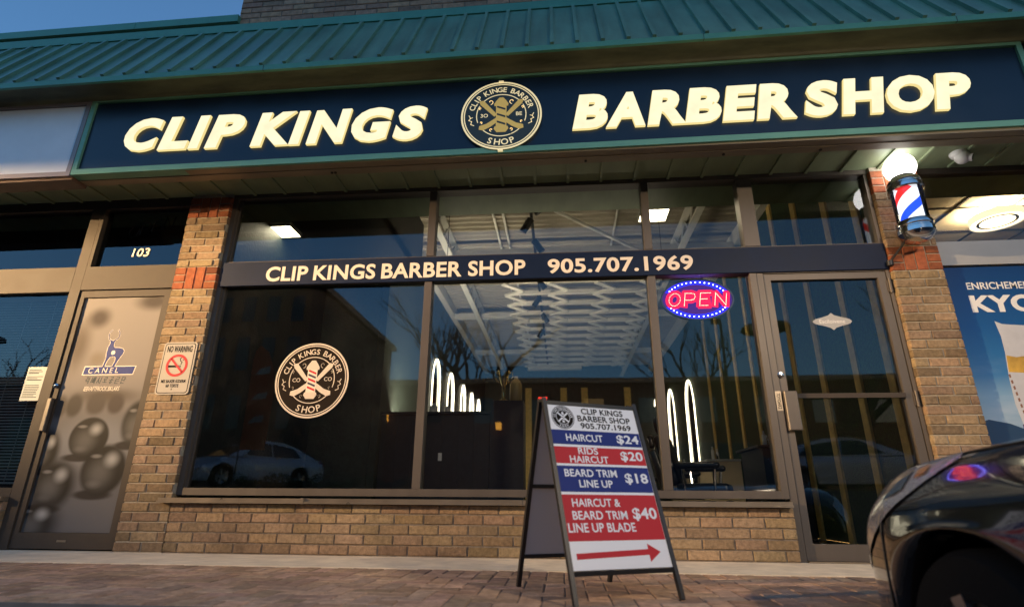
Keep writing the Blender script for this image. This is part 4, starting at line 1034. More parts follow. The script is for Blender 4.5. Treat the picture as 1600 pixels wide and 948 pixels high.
m = MB(); m.box(px(0), px(1), -0.004, 0.004, PZ0, PZ1); fp = lean_front(m).build('price_panel', 'sign_white', AF)
for a, b, mi in ((0.172, 0.268, 0), (0.284, 0.392, 1), (0.407, 0.567, 0), (0.583, 0.847, 1)):
    m = MB(); m.box(px(0.004), px(0.996), -0.0048, -0.0038, pz(b), pz(a)); lean_front(m).build('price_stripe', ('print_blue', 'print_red')[mi], AF)
def tx(body, a, b, c, d, mi, bold=0.016):
    m = MB(); m.text(body, -0.0046, 0.0010, x0=px(a), x1=px(b), z0=pz(d), z1=pz(c), mi=mi, bold=bold)
    lean_front(m).build('price_lettering', ['sign_white', 'black_vinyl'], AF)
tx('CLIP KINGS', 0.370, 0.855, 0.012, 0.054, 1); tx('BARBER SHOP', 0.315, 0.925, 0.064, 0.106, 1); tx('905.707.1969', 0.335, 0.915, 0.116, 0.156, 1)
tx('HAIRCUT', 0.150, 0.555, 0.197, 0.245, 0); tx('$24', 0.716, 0.972, 0.188, 0.256, 0, 0.024)
tx('RIDS', 0.255, 0.470, 0.286, 0.330, 0); tx('HAIRCUT', 0.152, 0.570, 0.341, 0.386, 0); tx('$20', 0.718, 0.972, 0.302, 0.372, 0, 0.024)
tx('BEARD TRIM', 0.070, 0.628, 0.428, 0.474, 0); tx('LINE UP', 0.205, 0.560, 0.494, 0.540, 0); tx('$18', 0.710, 0.968, 0.446, 0.518, 0, 0.024)
tx('HAIRCUT &', 0.095, 0.595, 0.607, 0.655, 0); tx('BEARD TRIM', 0.080, 0.645, 0.679, 0.728, 0); tx('LINE UP BLADE', 0.018, 0.705, 0.748, 0.800, 0); tx('$40', 0.705, 0.968, 0.660, 0.738, 0, 0.024)
m = MB(); m.poly([(px(0.055), pz(0.944)), (px(0.785), pz(0.930)), (px(0.785), pz(0.968)), (px(0.91), pz(0.915)), (px(0.785), pz(0.868)), (px(0.785), pz(0.898)), (px(0.055), pz(0.912))], -0.0048, -0.0038); lean_front(m).build('arrow', 'print_red', AF)
m = MB(); cu_, cv_ = px(0.155), pz(0.084); rr_ = 0.062
m.disc(cu_, cv_, rr_, -0.0047, -0.0038, 40, 0); m.ring(cu_, cv_, rr_*0.90, rr_*0.94, -0.0051, -0.0046, 40, 1); m.ring(cu_, cv_, rr_*0.58, rr_*0.62, -0.0051, -0.0046, 40, 1)
for i, ch in enumerate('CLIPKINGSBARBER'):
    a = math.pi*0.98-i*math.pi*0.96/14; m.text(ch, -0.0046, 0.0005, at=(cu_+rr_*0.76*math.cos(a), cv_+rr_*0.76*math.sin(a)), h=rr_*0.17, rot=a-math.pi/2, mi=1)
for i, ch in enumerate('SHOP'):
    a = -math.pi/2+(i-1.5)*0.30; m.text(ch, -0.0046, 0.0005, at=(cu_+rr_*0.76*math.cos(a), cv_+rr_*0.76*math.sin(a)), h=rr_*0.17, rot=a+math.pi/2, mi=1)
for f in (-1, 1): m.stroke([(cu_+f*rr_*0.42, cv_+rr_*0.36), (cu_-f*rr_*0.42, cv_-rr_*0.36)], rr_*0.13, -0.0051, -0.0046, 1)
m.poly([(cu_-rr_*0.10, cv_-rr_*0.45), (cu_+rr_*0.10, cv_-rr_*0.45), (cu_+rr_*0.10, cv_+rr_*0.36), (cu_, cv_+rr_*0.50), (cu_-rr_*0.10, cv_+rr_*0.36)], -0.0056, -0.0046, 1)
for q in (-0.3, -0.1, 0.1): m.stroke([(cu_-rr_*0.08, cv_+rr_*(q+0.10)), (cu_+rr_*0.08, cv_+rr_*q)], rr_*0.06, -0.0060, -0.0050, 0)
lean_front(m).build('round_logo', ['badge_brown', 'sign_white'], AF)
m = MB(); m.box(-PW/2, PW/2, -0.003, 0.003, 0.15/math.cos(lean), PZ1); lean_front(m, 1).build('back_panel', 'aframe_grey', AF)

# ------------------------------------------------------------------ cars
def lerp_keys(keys, u):
    if u <= keys[0][0]: return keys[0][1:]
    for a, b in zip(keys, keys[1:]):
        if u <= b[0]:
            t = (u-a[0])/(b[0]-a[0])
            return tuple(x+(y-x)*t for x, y in zip(a[1:], b[1:]))
    return keys[-1][1:]
def car(name, label, spec, base, rotz, paint, group=None):
    T = thing(name, label, 'car', base, rotz, group, local=True)
    K, WH, RAD, L, CAB = spec['keys'], spec['wheels'], spec['rad'], spec['len'], spec['cab']
    AR = RAD*1.11
    us = set([0, 0.02, 0.05, 0.09, 0.14, 0.2, L-0.14, L-0.08, L-0.03, L])
    u = 0.26
    while u < L-0.15: us.add(round(u, 3)); u += 0.06
    for c in WH:
        for i in range(-12, 13): us.add(round(c+AR*math.sin(i/12*math.pi/2), 3))
    us = sorted(us)
    def section(u):
        # smoothed keys
        vals = [lerp_keys(K, u+d) for d in (-0.06, -0.03, 0, 0.03, 0.06)] if u > 0.10 else [lerp_keys(K, u)]
        w, zs, zt, zb = (sum(v[i] for v in vals)/len(vals) for i in range(4))
        flare = 0.0
        for c in WH:
            d = abs(u-c)
            if d < AR: zb = max(zb, RAD+math.sqrt(max(0, AR*AR-d*d)))
            if d < AR*1.35: flare = max(flare, 1-(d/(AR*1.35))**4)
        q = max(zs-0.205, zb+0.02); lo = lambda f: zb+(q-zb)*f
        pts = [(w*0.93, zb), (w*0.97, zb+0.008), (w*0.985+0.012*flare, lo(0.22)), (w+0.018*flare, lo(0.50)), (w+0.014*flare, lo(0.80)), (w*1.0+0.006*flare, q), (w*0.988, zs-0.135), (w*0.955, zs-0.085), (w*0.912, zs-0.038), (w*0.866, zs+0.006),
               (w*0.79, zs+(zt-zs)*0.42), (w*0.62, zs+(zt-zs)*0.74), (w*0.40, zs+(zt-zs)*0.92), (w*0.2, zt-0.001), (0, zt)]
        return pts
    m = MB(); rows = []
    for u in us:
        h_ = section(u); full = [(x, z) for x, z in h_]+[(-x, z) for x, z in h_[-2::-1]]
        rows.append([(x, -u, z) for x, z in full])
    nn = len(rows[0]); vs = [p_ for r_ in rows for p_ in r_]; fs = []
    for i in range(len(rows)-1):
        for k in range(nn-1): fs.append((i*nn+k, i*nn+k+1, (i+1)*nn+k+1, (i+1)*nn+k))
    fs.append(tuple(range(nn-1, -1, -1))); fs.append(tuple((len(rows)-1)*nn+k for k in range(nn)))
    m.add(vs, fs); body = m.build('body', paint, T, smooth=True, angle=50); sb_ = body.modifiers.new('smooth', 'SUBSURF'); sb_.levels = sb_.render_levels = 1
    # dark underbody and wheel wells
    m = MB(); m.box(-spec['w']*0.80, spec['w']*0.80, -L+0.25, -0.25, 0.20, 0.60); m.build('underbody', 'black_plastic', T)
    for c in WH:
        for sx in (-1, 1):
            m = MB(); x1 = sx*spec['w']*0.985; x0 = sx*(spec['w']*0.985-0.22)
            R_ = RAD; prof = [(R_*0.60, -0.105), (R_*0.93, -0.11), (R_*0.985, -0.08), (R_, -0.04), (R_, 0.04), (R_*0.985, 0.08), (R_*0.93, 0.11), (R_*0.62, 0.105)]
            cxw = (x0+x1)/2
            m.lathe(prof, (cxw, -c, R_), 'X', 40, caps=False); wheel = m.build('wheel', 'tyre', T, smooth=True, angle=40)
            m = MB(); m.lathe([(R_*0.66, sx*0.106), (R_*0.64, sx*0.095), (R_*0.58, sx*0.07), (0.09, sx*0.045)] if sx > 0 else [(0.09, -0.045), (R_*0.58, -0.07), (R_*0.64, -0.095), (R_*0.66, -0.106)], (cxw, -c, R_), 'X', 40, caps=False)
            for k in range(5):
                a = k*2*math.pi/5
                m.bar((cxw+sx*0.095, -c+0.03*math.cos(a), R_+0.03*math.sin(a)), (cxw+sx*0.098, -c+R_*0.64*math.cos(a), R_+R_*0.64*math.sin(a)), 0.055, 0.022, up=(1, 0, 0))
            m.lathe([(0.04, sx*0.112), (0.05, sx*0.08)] if sx > 0 else [(0.05, -0.08), (0.04, -0.112)], (cxw, -c, R_), 'X', 16)
            m.build('rim', 'rim', wheel, smooth=True, angle=30)
    # patches laid on the body surface: section parameter t runs from sill (0) to bonnet centre (1)
    def surf(u, t, sx, off):
        a = section(u); f = t*(len(a)-1); i = min(int(f), len(a)-2); q = f-i
        x = a[i][0]+(a[i+1][0]-a[i][0])*q; z = a[i][1]+(a[i+1][1]-a[i][1])*q
        e = 0.01
        b = section(u+e); xb = b[i][0]+(b[i+1][0]-b[i][0])*q; zb_ = b[i][1]+(b[i+1][1]-b[i][1])*q
        du = Vector((xb-x, -e, zb_-z)); dt = Vector((a[i+1][0]-a[i][0], 0, a[i+1][1]-a[i][1]))
        nrm = dt.cross(du).normalized()
        if nrm.x < 0: nrm = -nrm
        v = Vector((x, -u, z))+nrm*off
        return (v.x*sx, v.y, v.z)
    def patch(name_, mt, ufun, nu, nt_, off, par=None):
        for sx in (-1, 1):
            m = MB(); vs = []
            for i in range(nu+1):
                for j in range(nt_+1):
                    u, t = ufun(i/nu, j/nt_); vs.append(surf(u, t, sx, off))
            m.add(vs, [(i*(nt_+1)+j, i*(nt_+1)+j+1, (i+1)*(nt_+1)+j+1, (i+1)*(nt_+1)+j) for i in range(nu) for j in range(nt_)])
            m.build(name_, mt, T, smooth=True)
    for pn, pmat, uf in spec.get('patches', ()): patch(pn, pmat, uf, 12, 8, 0.009 if pn in ('lamp_reflector', 'indicator') else 0.005)
    for sn_, line in spec.get('seams', ()):
        for sx in (-1, 1):
            m = MB(); m.tube([surf(u, t, sx, 0.0005) for u, t in line], 0.0035, 6); m.build(sn_, 'black_plastic', T)
    # cabin
    m = MB(); n_ = len(CAB)
    vs = [(w_, -u, z) for u, z, w_ in CAB]+[(-w_, -u, z) for u, z, w_ in CAB]
    fs = [(i, i+1, n_+i+1, n_+i) for i in range(n_-1)]+[tuple(range(n_-1, -1, -1)), tuple(range(n_, 2*n_))]
    m.add(vs, fs); m.build('cabin', paint, T)
    def cab_quad(name_, pts):
        m = MB(); m.add(pts, [tuple(range(len(pts)))]); return m.build(name_, 'car_glass', T)
    (u0, z0, w0), (u1, z1, w1) = CAB[0], CAB[1]
    lift = 0.006
    P_ = lambda s, f, g: (s*(w0+(w1-w0)*f)*g, -(u0+(u1-u0)*f)+lift, z0+(z1-z0)*f+lift)
    cab_quad('windshield', [P_(1, 0.06, 0.93), P_(-1, 0.06, 0.93), P_(-1, 0.94, 0.92), P_(1, 0.94, 0.92)])
    (u2, z2, w2), (u3, z3, w3) = CAB[-2], CAB[-1]
    Q_ = lambda s, f: (s*(w2+(w3-w2)*f)*0.9, -(u2+(u3-u2)*f)-lift, z2+(z3-z2)*f+lift)
    cab_quad('rear_window', [Q_(1, 0.1), Q_(-1, 0.1), Q_(-1, 0.8), Q_(1, 0.8)])
    zb0 = CAB[0][1]; roof = max(c[1] for c in CAB)
    for s_ in (-1, 1):
        for a, b in spec['side_win']:
            m = MB()
            poly_ = spec['side_win'][(a, b)]
            wb, wt = CAB[0][2], CAB[1][2]
            pp = []
            for u, z in poly_:
                f = (z-zb0)/(roof-zb0); pp.append((s_*(wb+(wt-wb)*f+0.012), -u, z))
            m.add(pp, [tuple(range(len(pp)))]); m.build('side_window', 'car_glass', T)
    for s_ in (-1, 1):
        m = MB(); mu = CAB[0][0]+0.42; m.lathe([(0.0, -0.09), (0.05, -0.08), (0.075, -0.02), (0.075, 0.03), (0.05, 0.07), (0.0, 0.08)], (s_*(spec['w']+0.06), -mu, CAB[0][1]+0.06), 'X', 16, 0, (0.7, 1.0)); m.build('wing_mirror', paint, T, smooth=True)
    return T
def headlamp(f, g):         # swept-back lamp
    u = 0.06+0.80*f; t0 = 0.30+0.32*f*f; t1 = 0.657-0.006*f
    return (u, t0+(t1-t0)*g)
SUV = dict(len=4.62, w=0.915, wheels=(0.90, 3.55), rad=0.355,
    keys=[(0, 0.60, 0.72, 0.80, 0.34), (0.03, 0.68, 0.76, 0.84, 0.28), (0.08, 0.745, 0.80, 0.88, 0.25), (0.16, 0.805, 0.85, 0.925, 0.23), (0.30, 0.865, 0.905, 0.975, 0.22), (0.50, 0.898, 0.945, 1.01, 0.22), (0.80, 0.912, 0.975, 1.05, 0.22), (1.20, 0.915, 0.995, 1.07, 0.24), (2.2, 0.915, 1.005, 1.05, 0.24), (3.6, 0.915, 1.03, 1.07, 0.24), (4.3, 0.89, 1.04, 1.07, 0.26), (4.52, 0.85, 1.0, 1.03, 0.34), (4.62, 0.76, 0.92, 0.96, 0.42)],
    cab=[(1.50, 1.04, 0.81), (2.25, 1.62, 0.63), (2.6, 1.67, 0.64), (3.6, 1.65, 0.64), (4.3, 1.45, 0.64), (4.5, 1.03, 0.76)],
    side_win={('front', 'door'): [(1.85, 1.06), (2.55, 1.06), (2.55, 1.56), (2.30, 1.55)], ('rear', 'door'): [(2.62, 1.06), (3.55, 1.06), (3.55, 1.55), (2.62, 1.57)], ('rear', 'quarter'): [(3.62, 1.08), (4.15, 1.10), (4.1, 1.42), (3.62, 1.54)]},
    seams=[('bonnet_gap', [(0.82+0.1*i, 0.66) for i in range(7)]), ('bumper_seam', [(0.47, 0.39-0.035*i) for i in range(10)]), ('door_gap', [(1.55, 0.03+0.04*i) for i in range(15)])],
    patches=[('lamp_reflector', 'chrome', lambda f, g: (0.46+0.14*f, 0.475+0.03*f+0.12*g)), ('indicator', 'amber_lens', lambda f, g: (0.645+0.06*f, 0.555+0.015*f+0.05*g)), ('headlamp', 'lamp_lens', headlamp), ('bumper_trim', 'black_plastic', lambda f, g: (0.004+0.30*f, 0.10+0.06*g)), ('tail_lamp', 'tail_red', lambda f, g: (4.30+0.25*f, 0.45+0.12*g))])
SED = dict(len=4.65, w=0.90, wheels=(0.90, 3.60), rad=0.325,
    keys=[(0, 0.58, 0.58, 0.64, 0.30), (0.04, 0.68, 0.62, 0.68, 0.24), (0.12, 0.77, 0.67, 0.73, 0.20), (0.3, 0.85, 0.73, 0.80, 0.19), (0.6, 0.885, 0.80, 0.87, 0.19), (1.1, 0.90, 0.87, 0.94, 0.19), (2.2, 0.90, 0.92, 0.95, 0.19), (3.6, 0.90, 0.95, 0.99, 0.19), (4.3, 0.87, 0.95, 1.0, 0.22), (4.55, 0.82, 0.92, 0.97, 0.30), (4.65, 0.72, 0.84, 0.90, 0.36)],
    cab=[(1.05, 0.90, 0.80), (1.85, 1.32, 0.60), (2.35, 1.45, 0.60), (3.0, 1.44, 0.60), (3.6, 1.30, 0.60), (4.25, 0.97, 0.74)],
    side_win={('front', 'door'): [(1.55, 0.98), (2.55, 0.98), (2.55, 1.37), (2.10, 1.34)], ('rear', 'door'): [(2.62, 0.98), (3.65, 1.00), (3.40, 1.27), (2.62, 1.37)]},
    patches=[('headlamp', 'lamp_lens', headlamp), ('tail_lamp', 'tail_red', lambda f, g: (4.30+0.28*f, 0.50+0.10*g))])
car('parked_suv', 'black sport utility car parked nose in at the kerb', SUV, (2.075, -1.66, LOT+0.015), 0.0, 'car_black')
car('parked_sedan', 'pale sedan across the lot, beside the orange feather flag', SED, (-10.9, -10.9, 0.66), R(27), 'car_silver', 'sedans parked across the lot')
car('parked_sedan', 'pale sedan across the lot, mirrored in the barber shop door', SED, (10.2, -11.2, 0.66), R(-58), 'car_silver', 'sedans parked across the lot')

# ------------------------------------------------------------------ inside the barber shop
def troffer(label, x0, x1, y0, y1, z, hang):
    t = thing('ceiling_light', label, 'light', ((x0+x1)/2, (y0+y1)/2, z), 0, 'square ceiling lights')
    m = MB(); e = 0.012
    m.box(x0-e, x1+e, y0-e, y0-0.001, z-0.006, z+0.03); m.box(x0-e, x1+e, y1+0.001, y1+e, z-0.006, z+0.03); m.box(x0-e, x0-0.001, y0, y1, z-0.006, z+0.03); m.box(x1+0.001, x1+e, y0, y1, z-0.006, z+0.03)
    m.box(x0-e, x1+e, y0-e, y1+e, z+0.031, z+0.05); m.build('light_frame', 'steel_white', t)
    m = MB(); m.box(x0, x1, y0, y1, z, z+0.02); m.build('diffuser', 'troffer_light', t)
    if hang:
        m = MB(); m.box(x0, x1, y0, y1, z+0.0505, z+0.056); m.build('added_upper_glow', 'troffer_light', t)  # glowing top added to brighten the deck above
    if hang:
        m = MB()
        for x in (x0+0.03, x1-0.03): m.tube([(x, (y0+y1)/2, z+0.05), (x, (y0+y1)/2, 4.5)], 0.006, 5)
        m.build('hanging_rod', 'steel_white', t)
troffer('square warm ceiling light behind the upper left shop window', -3.48, -3.16, 1.18, 1.46, 3.50-0.05, False)
troffer('square warm ceiling light behind the upper right shop window, by the pale mullion', 0.965, 1.265, 1.19, 1.47, 3.50, True)
TR = thing('track_light', 'black track light with a row of spotlights along the shop ceiling', 'track light', (-0.33, 2.0, 4.0))
m = MB(); m.box(-0.36, -0.32, 1.0, 11.0, 4.02, 4.05)
for y in (1.2, 4.0, 7.0, 10.5): m.tube([(-0.34, y, 4.04), (-0.34, y, 4.5)], 0.006, 5)
m.build('track', 'black_plastic', TR)
for i, y in enumerate([1.25, 1.75, 2.25, 2.9, 3.6, 4.4, 5.3, 6.3, 7.4]):
    m = MB(); sx = 1 if i % 2 else -1
    a = Vector((-0.34, y, 4.0)); b = a+Vector((sx*0.03, -0.05, -0.07)); c = b+Vector((sx*0.09, 0.03, -0.13))
    m.tube([a, b], 0.012, 8); m.tube([b+(b-c)*0.3, c], 0.05, 14); m.build('spot_head', 'black_plastic', TR, smooth=True, angle=40)
PU = thing('added_uplight', 'added slim bar lamp hidden behind the name band, brightening the ceiling', 'lamp', (-0.1, 1.0, 2.68))  # unseen lamp added to brighten the ceiling deck
m = MB(); m.box(-1.3, 1.2, 0.97, 1.03, 2.68, 2.72); m.build('lamp_bar', 'black_plastic', PU)
m = MB(); m.box(-1.28, 1.18, 0.975, 1.025, 2.7205, 2.726); m.build('lamp_strip', 'added_uplight_glow', PU)
for x in (-1.2, 1.1):
    m = MB(); m.tube([(x, 1.0, 2.72), (x, 1.0, 4.5)], 0.003, 5); m.build('hanging_wire', 'black_plastic', PU)
# arched neon mirrors
def arch(side, y, w, z0, z1, label):
    x = -2.42 if side < 0 else 2.92
    t = thing('arch_mirror', label, 'mirror', (x, y, z0), 0, 'arched light mirrors on the shop walls')
    r = w/2; pts = [(x, y-r, z0)]+[(x, y-r*math.cos(a), z1-r*1.6+r*1.6*math.sin(a)) for a in [i*math.pi/18 for i in range(19)]]+[(x, y+r, z0)]
    m = MB(); m.tube(pts, 0.011, 8); m.build('light_tube', 'neon_warm', t, smooth=True)
    m = MB(); sh = [(q[1], q[2]) for q in pts]; n_ = len(sh); off = 0.02 if side < 0 else -0.02
    m.add([(x-off, a, b) for a, b in sh]+[(x-off*1.4, a, b) for a, b in sh], [tuple(range(n_)), tuple(range(2*n_-1, n_-1, -1))]+[(i, n_+i, n_+(i+1) % n_, (i+1) % n_) for i in range(n_)])
    m.build('mirror_glass', 'mirror_dark', t)
mat('mirror_dark', (0.05, 0.05, 0.055), 0.08, metal=0.9)
ords = ('nearest', 'second', 'third', 'fourth', 'farthest')
for i, (y, w) in enumerate(((6.12, 0.66), (7.6, 0.68), (9.2, 0.62), (10.55, 0.6), (11.85, 0.6))):
    arch(-1, y, w, 1.25, 3.02+0.045*i, '%s glowing arch mirror behind the counter on the left shop wall' % ords[i])
for i, (y, w, z1) in enumerate(((8.45, 0.80, 3.02), (10.65, 0.82, 3.22), (13.0, 0.5, 3.36))):
    arch(1, y, w, 1.05, z1, '%s glowing arch mirror on the right shop wall' % ('nearest', 'middle', 'farthest')[i])
# reception desk, cups
DK = thing('reception_desk', 'long dark reception counter behind the middle shop window', 'counter', (-1.4, 3.2, 0.002))
m = MB(); m.box(-2.44, -0.95, 3.0, 3.4, 0.004, 1.485)
for i in range(7): m.box(-2.43+i*0.21, -2.425+i*0.21, 2.994, 3.0, 0.02, 1.47)
m.build('counter_front', 'desk_dark', DK)
m = MB(); m.box(-2.44, -0.94, 2.96, 3.46, 1.486, 1.52); m.build('counter_top', 'desk_dark', DK)
m = MB(); m.box(-0.945, -0.50, 2.98, 3.46, 0.004, 1.665); m.build('end_cabinet', 'desk_dark', DK)
m = MB(); m.box(-2.40, -0.98, 3.62, 3.66, 1.30, 1.33); m.box(-2.40, -0.98, 3.401, 3.66, 1.28, 1.299); m.build('added_counter_light', 'added_counter_glow', DK)  # glowing shelf added out of view to brighten lattice and ceiling
m = MB(); m.box(-1.63, -1.58, 2.985, 2.993, 0.88, 0.98); m.build('wall_socket', 'white_plastic', DK)
mat('trophy_gold', (0.62, 0.48, 0.22), 0.15, metal=1.0)
TC = thing('trophy_cup', 'shiny gold trophy cup standing on the dark counter cabinet', 'trophy', (-0.79, 3.2, 1.665))
m = MB(); m.lathe([(0.07, 1.666), (0.07, 1.70), (0.03, 1.72), (0.02, 1.80), (0.025, 1.90), (0.05, 1.95), (0.065, 2.02), (0.075, 2.10), (0.085, 2.12), (0.07, 2.12), (0.05, 2.0)], (-0.79, 3.2, 0), 'Z', 24); m.build('cup', 'trophy_gold', TC, smooth=True)
for s_ in (-1, 1):
    m = MB(); m.tube([(-0.79+s_*0.065, 3.2, 2.08), (-0.79+s_*0.12, 3.2, 2.10), (-0.79+s_*0.13, 3.2, 2.04), (-0.79+s_*0.10, 3.2, 1.97), (-0.79+s_*0.055, 3.2, 1.95)], 0.01, 8); m.build('handle', 'trophy_gold', TC, smooth=True)
mat('bottle_amber', (0.45, 0.33, 0.15), 0.25)
o = MB(); o.lathe([(0.08, 1.666), (0.085, 1.69), (0.085, 1.92), (0.06, 1.98), (0.03, 2.0), (0.03, 2.04), (0.0, 2.04)], (-0.62, 3.22, 0), 'Z', 24)
tag(o.build('bottle', 'bottle_amber', loc=(-0.62, 3.22, 1.666), smooth=True), 'pale tall bottle beside the gold trophy on the counter cabinet', 'bottle')
for i, (x, h_, r_) in enumerate(((-1.75, 0.13, 0.05), (-1.62, 0.20, 0.022), (-1.55, 0.09, 0.04))):
    o = MB(); o.lathe([(r_, 1.522), (r_, 1.522+h_*0.7), (r_*0.5, 1.522+h_*0.8), (r_*0.5, 1.522+h_), (0, 1.522+h_)], (x, 3.1, 0), 'Z', 16)
    tag(o.build('jar', 'white_plastic', loc=(x, 3.1, 1.522), smooth=True), ('wide pale jar on the dark counter top', 'slim tall pale bottle on the dark counter top', 'low small pale jar on the dark counter top')[i], 'jar')
EX = thing('exit_sign', 'small red lit exit sign at the back of the shop', 'sign', (-0.56, 12.9, 3.3))
m = MB(); m.box(-0.72, -0.38, 12.9, 12.98, 3.28, 3.50); m.build('sign_box', 'desk_dark', EX)
m = MB(); m.text('EXIT', 12.899, 0.004, x0=-0.69, x1=-0.41, z0=3.32, z1=3.44, bold=0.02); m.build('sign_lettering', 'exit_red', EX)
m = MB(); m.box(-0.55, -0.53, 12.92, 12.96, 3.50, 4.49); m.build('hanging_rod', 'black_plastic', EX)
# barber chairs and stations along the right wall
def barber_chair(label, x, y, rz):
    t = thing('barber_chair', label, 'chair', (x, y, 0.003), R(rz), 'black barber chairs', local=True)
    m = MB(); m.lathe([(0.30, 0), (0.30, 0.02), (0.10, 0.06), (0.06, 0.10), (0.06, 0.38), (0.12, 0.40), (0.0, 0.41)], (0, 0, 0), 'Z', 28); m.build('pedestal', 'chrome', t, smooth=True, angle=40)
    def cushion(name_, x0, x1, y0, y1, z0, z1, tilt=0, piv=(0, 0)):
        m = MB(); n_ = 5; vs = []
        m.box(x0, x1, y0, y1, z0, z1)
        if tilt:
            c, s_ = math.cos(tilt), math.sin(tilt)
            m.v = [(a, piv[0]+(b-piv[0])*c-(d-piv[1])*s_, piv[1]+(b-piv[0])*s_+(d-piv[1])*c) for a, b, d in m.v]
        ob = m.build(name_, 'leather', t, smooth=True, angle=180)
        bv = ob.modifiers.new('bevel', 'BEVEL'); bv.width = 0.04; bv.segments = 4
        return ob
    cushion('seat', -0.27, 0.27, -0.28, 0.26, 0.42, 0.58)
    cushion('backrest', -0.26, 0.26, 0.20, 0.33, 0.56, 1.12, -0.28, (0.26, 0.56))
    cushion('headrest', -0.14, 0.14, 0.36, 0.46, 1.13, 1.32, -0.2, (0.40, 1.13))
    cushion('footrest', -0.20, 0.20, -0.62, -0.52, 0.16, 0.42, 0.4, (-0.56, 0.3))
    for s_ in (-1, 1):
        cushion('armrest', s_*0.33-0.05, s_*0.33+0.05, -0.22, 0.24, 0.72, 0.79)
        m = MB(); m.tube([(s_*0.33, -0.16, 0.72), (s_*0.30, -0.14, 0.48)], 0.016, 8); m.tube([(s_*0.33, 0.18, 0.72), (s_*0.30, 0.16, 0.48)], 0.016, 8); m.build('arm_post', 'chrome', t, smooth=True)
    return t
barber_chair('black leather barber chair nearest the right shop window', 1.55, 2.1, 70)
barber_chair('black leather barber chair behind the first, deeper in the shop', 1.75, 4.1, 80)
barber_chair('black leather barber chair far back along the right wall', 1.85, 6.2, 80)
for i, y in enumerate((3.1, 5.6, 8.4)):
    t = thing('work_station', ('cream barber work station near the right shop window', 'cream barber work station in the middle of the right wall', 'cream barber work station at the back of the right wall')[i], 'cabinet', (2.6, y, 0.003), 0, 'work stations along the right wall')
    m = MB(); m.box(2.42, 2.90, y-0.42, y+0.42, 0.004, 1.02); m.build('cabinet', 'desk_dark' if i == 0 else 'beige_wall', t)
    m = MB(); m.box(2.36, 2.90, y-0.46, y+0.46, 1.021, 1.05); m.build('work_top', 'bag_white' if i else 'desk_dark', t)
    for k in range(4):
        m = MB(); r_ = rnd.uniform(0.02, 0.035); h_ = rnd.uniform(0.12, 0.24); m.lathe([(r_, 1.051), (r_, 1.05+h_*0.7), (r_*0.4, 1.05+h_*0.8), (r_*0.4, 1.05+h_), (0, 1.05+h_)], (2.5+0.07*k, y-0.3+0.17*k, 0), 'Z', 14)
        tag(m.build('bottle', ('white_plastic', 'bottle_amber', 'chrome', 'white_plastic')[k], loc=(2.5+0.07*k, y-0.3+0.17*k, 1.051), smooth=True), ('white', 'amber', 'steel', 'small white')[k]+' bottle on the %s work station' % ('nearest', 'middle', 'farthest')[i], 'bottle', 'bottles on the work stations')

# ------------------------------------------------------------------ the far side of the lot (mirrored in the shop glass)
def block(name, label, x0, x1, y0, y1, h, mt, rows, cat='building', gz=0.7, lit=0.2):
    t = thing(name, label, cat, ((x0+x1)/2, (y0+y1)/2, gz))
    m = MB(); m.box(x0, x1, y0, y1, gz-0.2, h); m.build('wall', mt, t)
    m = MB(); m.box(x0-0.25, x1+0.25, y0-0.25, y1+0.25, h, h+0.35); m.build('roof_edge', 'concrete_dark', t)
    for z0, z1, n_, g in rows:
        w = (x1-x0)/n_
        for i in range(n_):
            m = MB(); a = x0+w*(i+g); b = x0+w*(i+1-g)
            m.box(a, b, y1+0.002, y1+0.04, z0, z1)
            m.build('window', 'warm_window' if rnd.random() < lit else 'car_glass', t)
    return t
block('low_brick_block', 'low dark brick block across the street, mirrored in the shop windows', -15.5, 40, -46, -36, 8.5, 'block_brick', ((5.6, 7.4, 14, 0.32),), lit=0.12)
block('apartment_block', 'tall dark apartment block mirrored in the left shop window', -21, -12.2, -34, -20.5, 10.6, 'block_dark', ((3.4, 5.0, 7, 0.25), (6.2, 7.8, 7, 0.25), (8.6, 9.9, 7, 0.25)), lit=0.1)
block('added_shops', 'added low dark row of shops at the far left across the lot', -60, -19.5, -24, -16.5, 4.7, 'block_brick', ((1.4, 3.4, 12, 0.2),), lit=0.1)  # row added to shade the lower shop front from a low sun
for x, z in ((-12.9, 6.0), (-4.5, 5.4)):
    t = thing('wall_lamp', 'amber wall lamp on the low brick block, %s the apartment block' % ('close to' if x < -8 else 'far from'), 'lamp', (x, -35.9, z), 0, 'amber wall lamps on the low block')
    m = MB(); m.box(x-0.22, x+0.22, -35.98, -35.7, z+0.26, z+0.34); m.build('lamp_hood', 'black_iron', t)
    m = MB(); m.box(x-0.2, x+0.2, -35.95, -35.72, z-0.25, z+0.259); m.build('lamp_glass', 'amber', t)
FL = thing('feather_flag', 'tall orange feather flag beside the pale sedan across the lot', 'flag', (-7.0, -8.1, -0.45))
m = MB(); cur = [(-6.80, 1.45), (-6.78, 2.6), (-6.86, 3.3), (-7.05, 3.75), (-7.28, 3.92), (-7.42, 3.75), (-7.43, 1.45)]
m.poly(cur, -8.105, -8.095); m.build('flag_cloth', 'flag_orange', FL)
m = MB()
for z, h_ in ((3.2, 0.22), (2.6, 0.2), (2.05, 0.2)): m.poly([(-7.33, z), (-6.95, z+0.03), (-6.95, z+h_), (-7.2, z+h_*0.7)], -8.094, -8.093)
m.build('flag_print', 'cream_print', FL)
m = MB(); m.tube([(-7.44, -8.1, -0.44), (-7.44, -8.1, 3.5), (-7.40, -8.1, 3.82), (-7.28, -8.1, 3.94)], 0.015, 8); m.build('flag_pole', 'black_iron', FL)
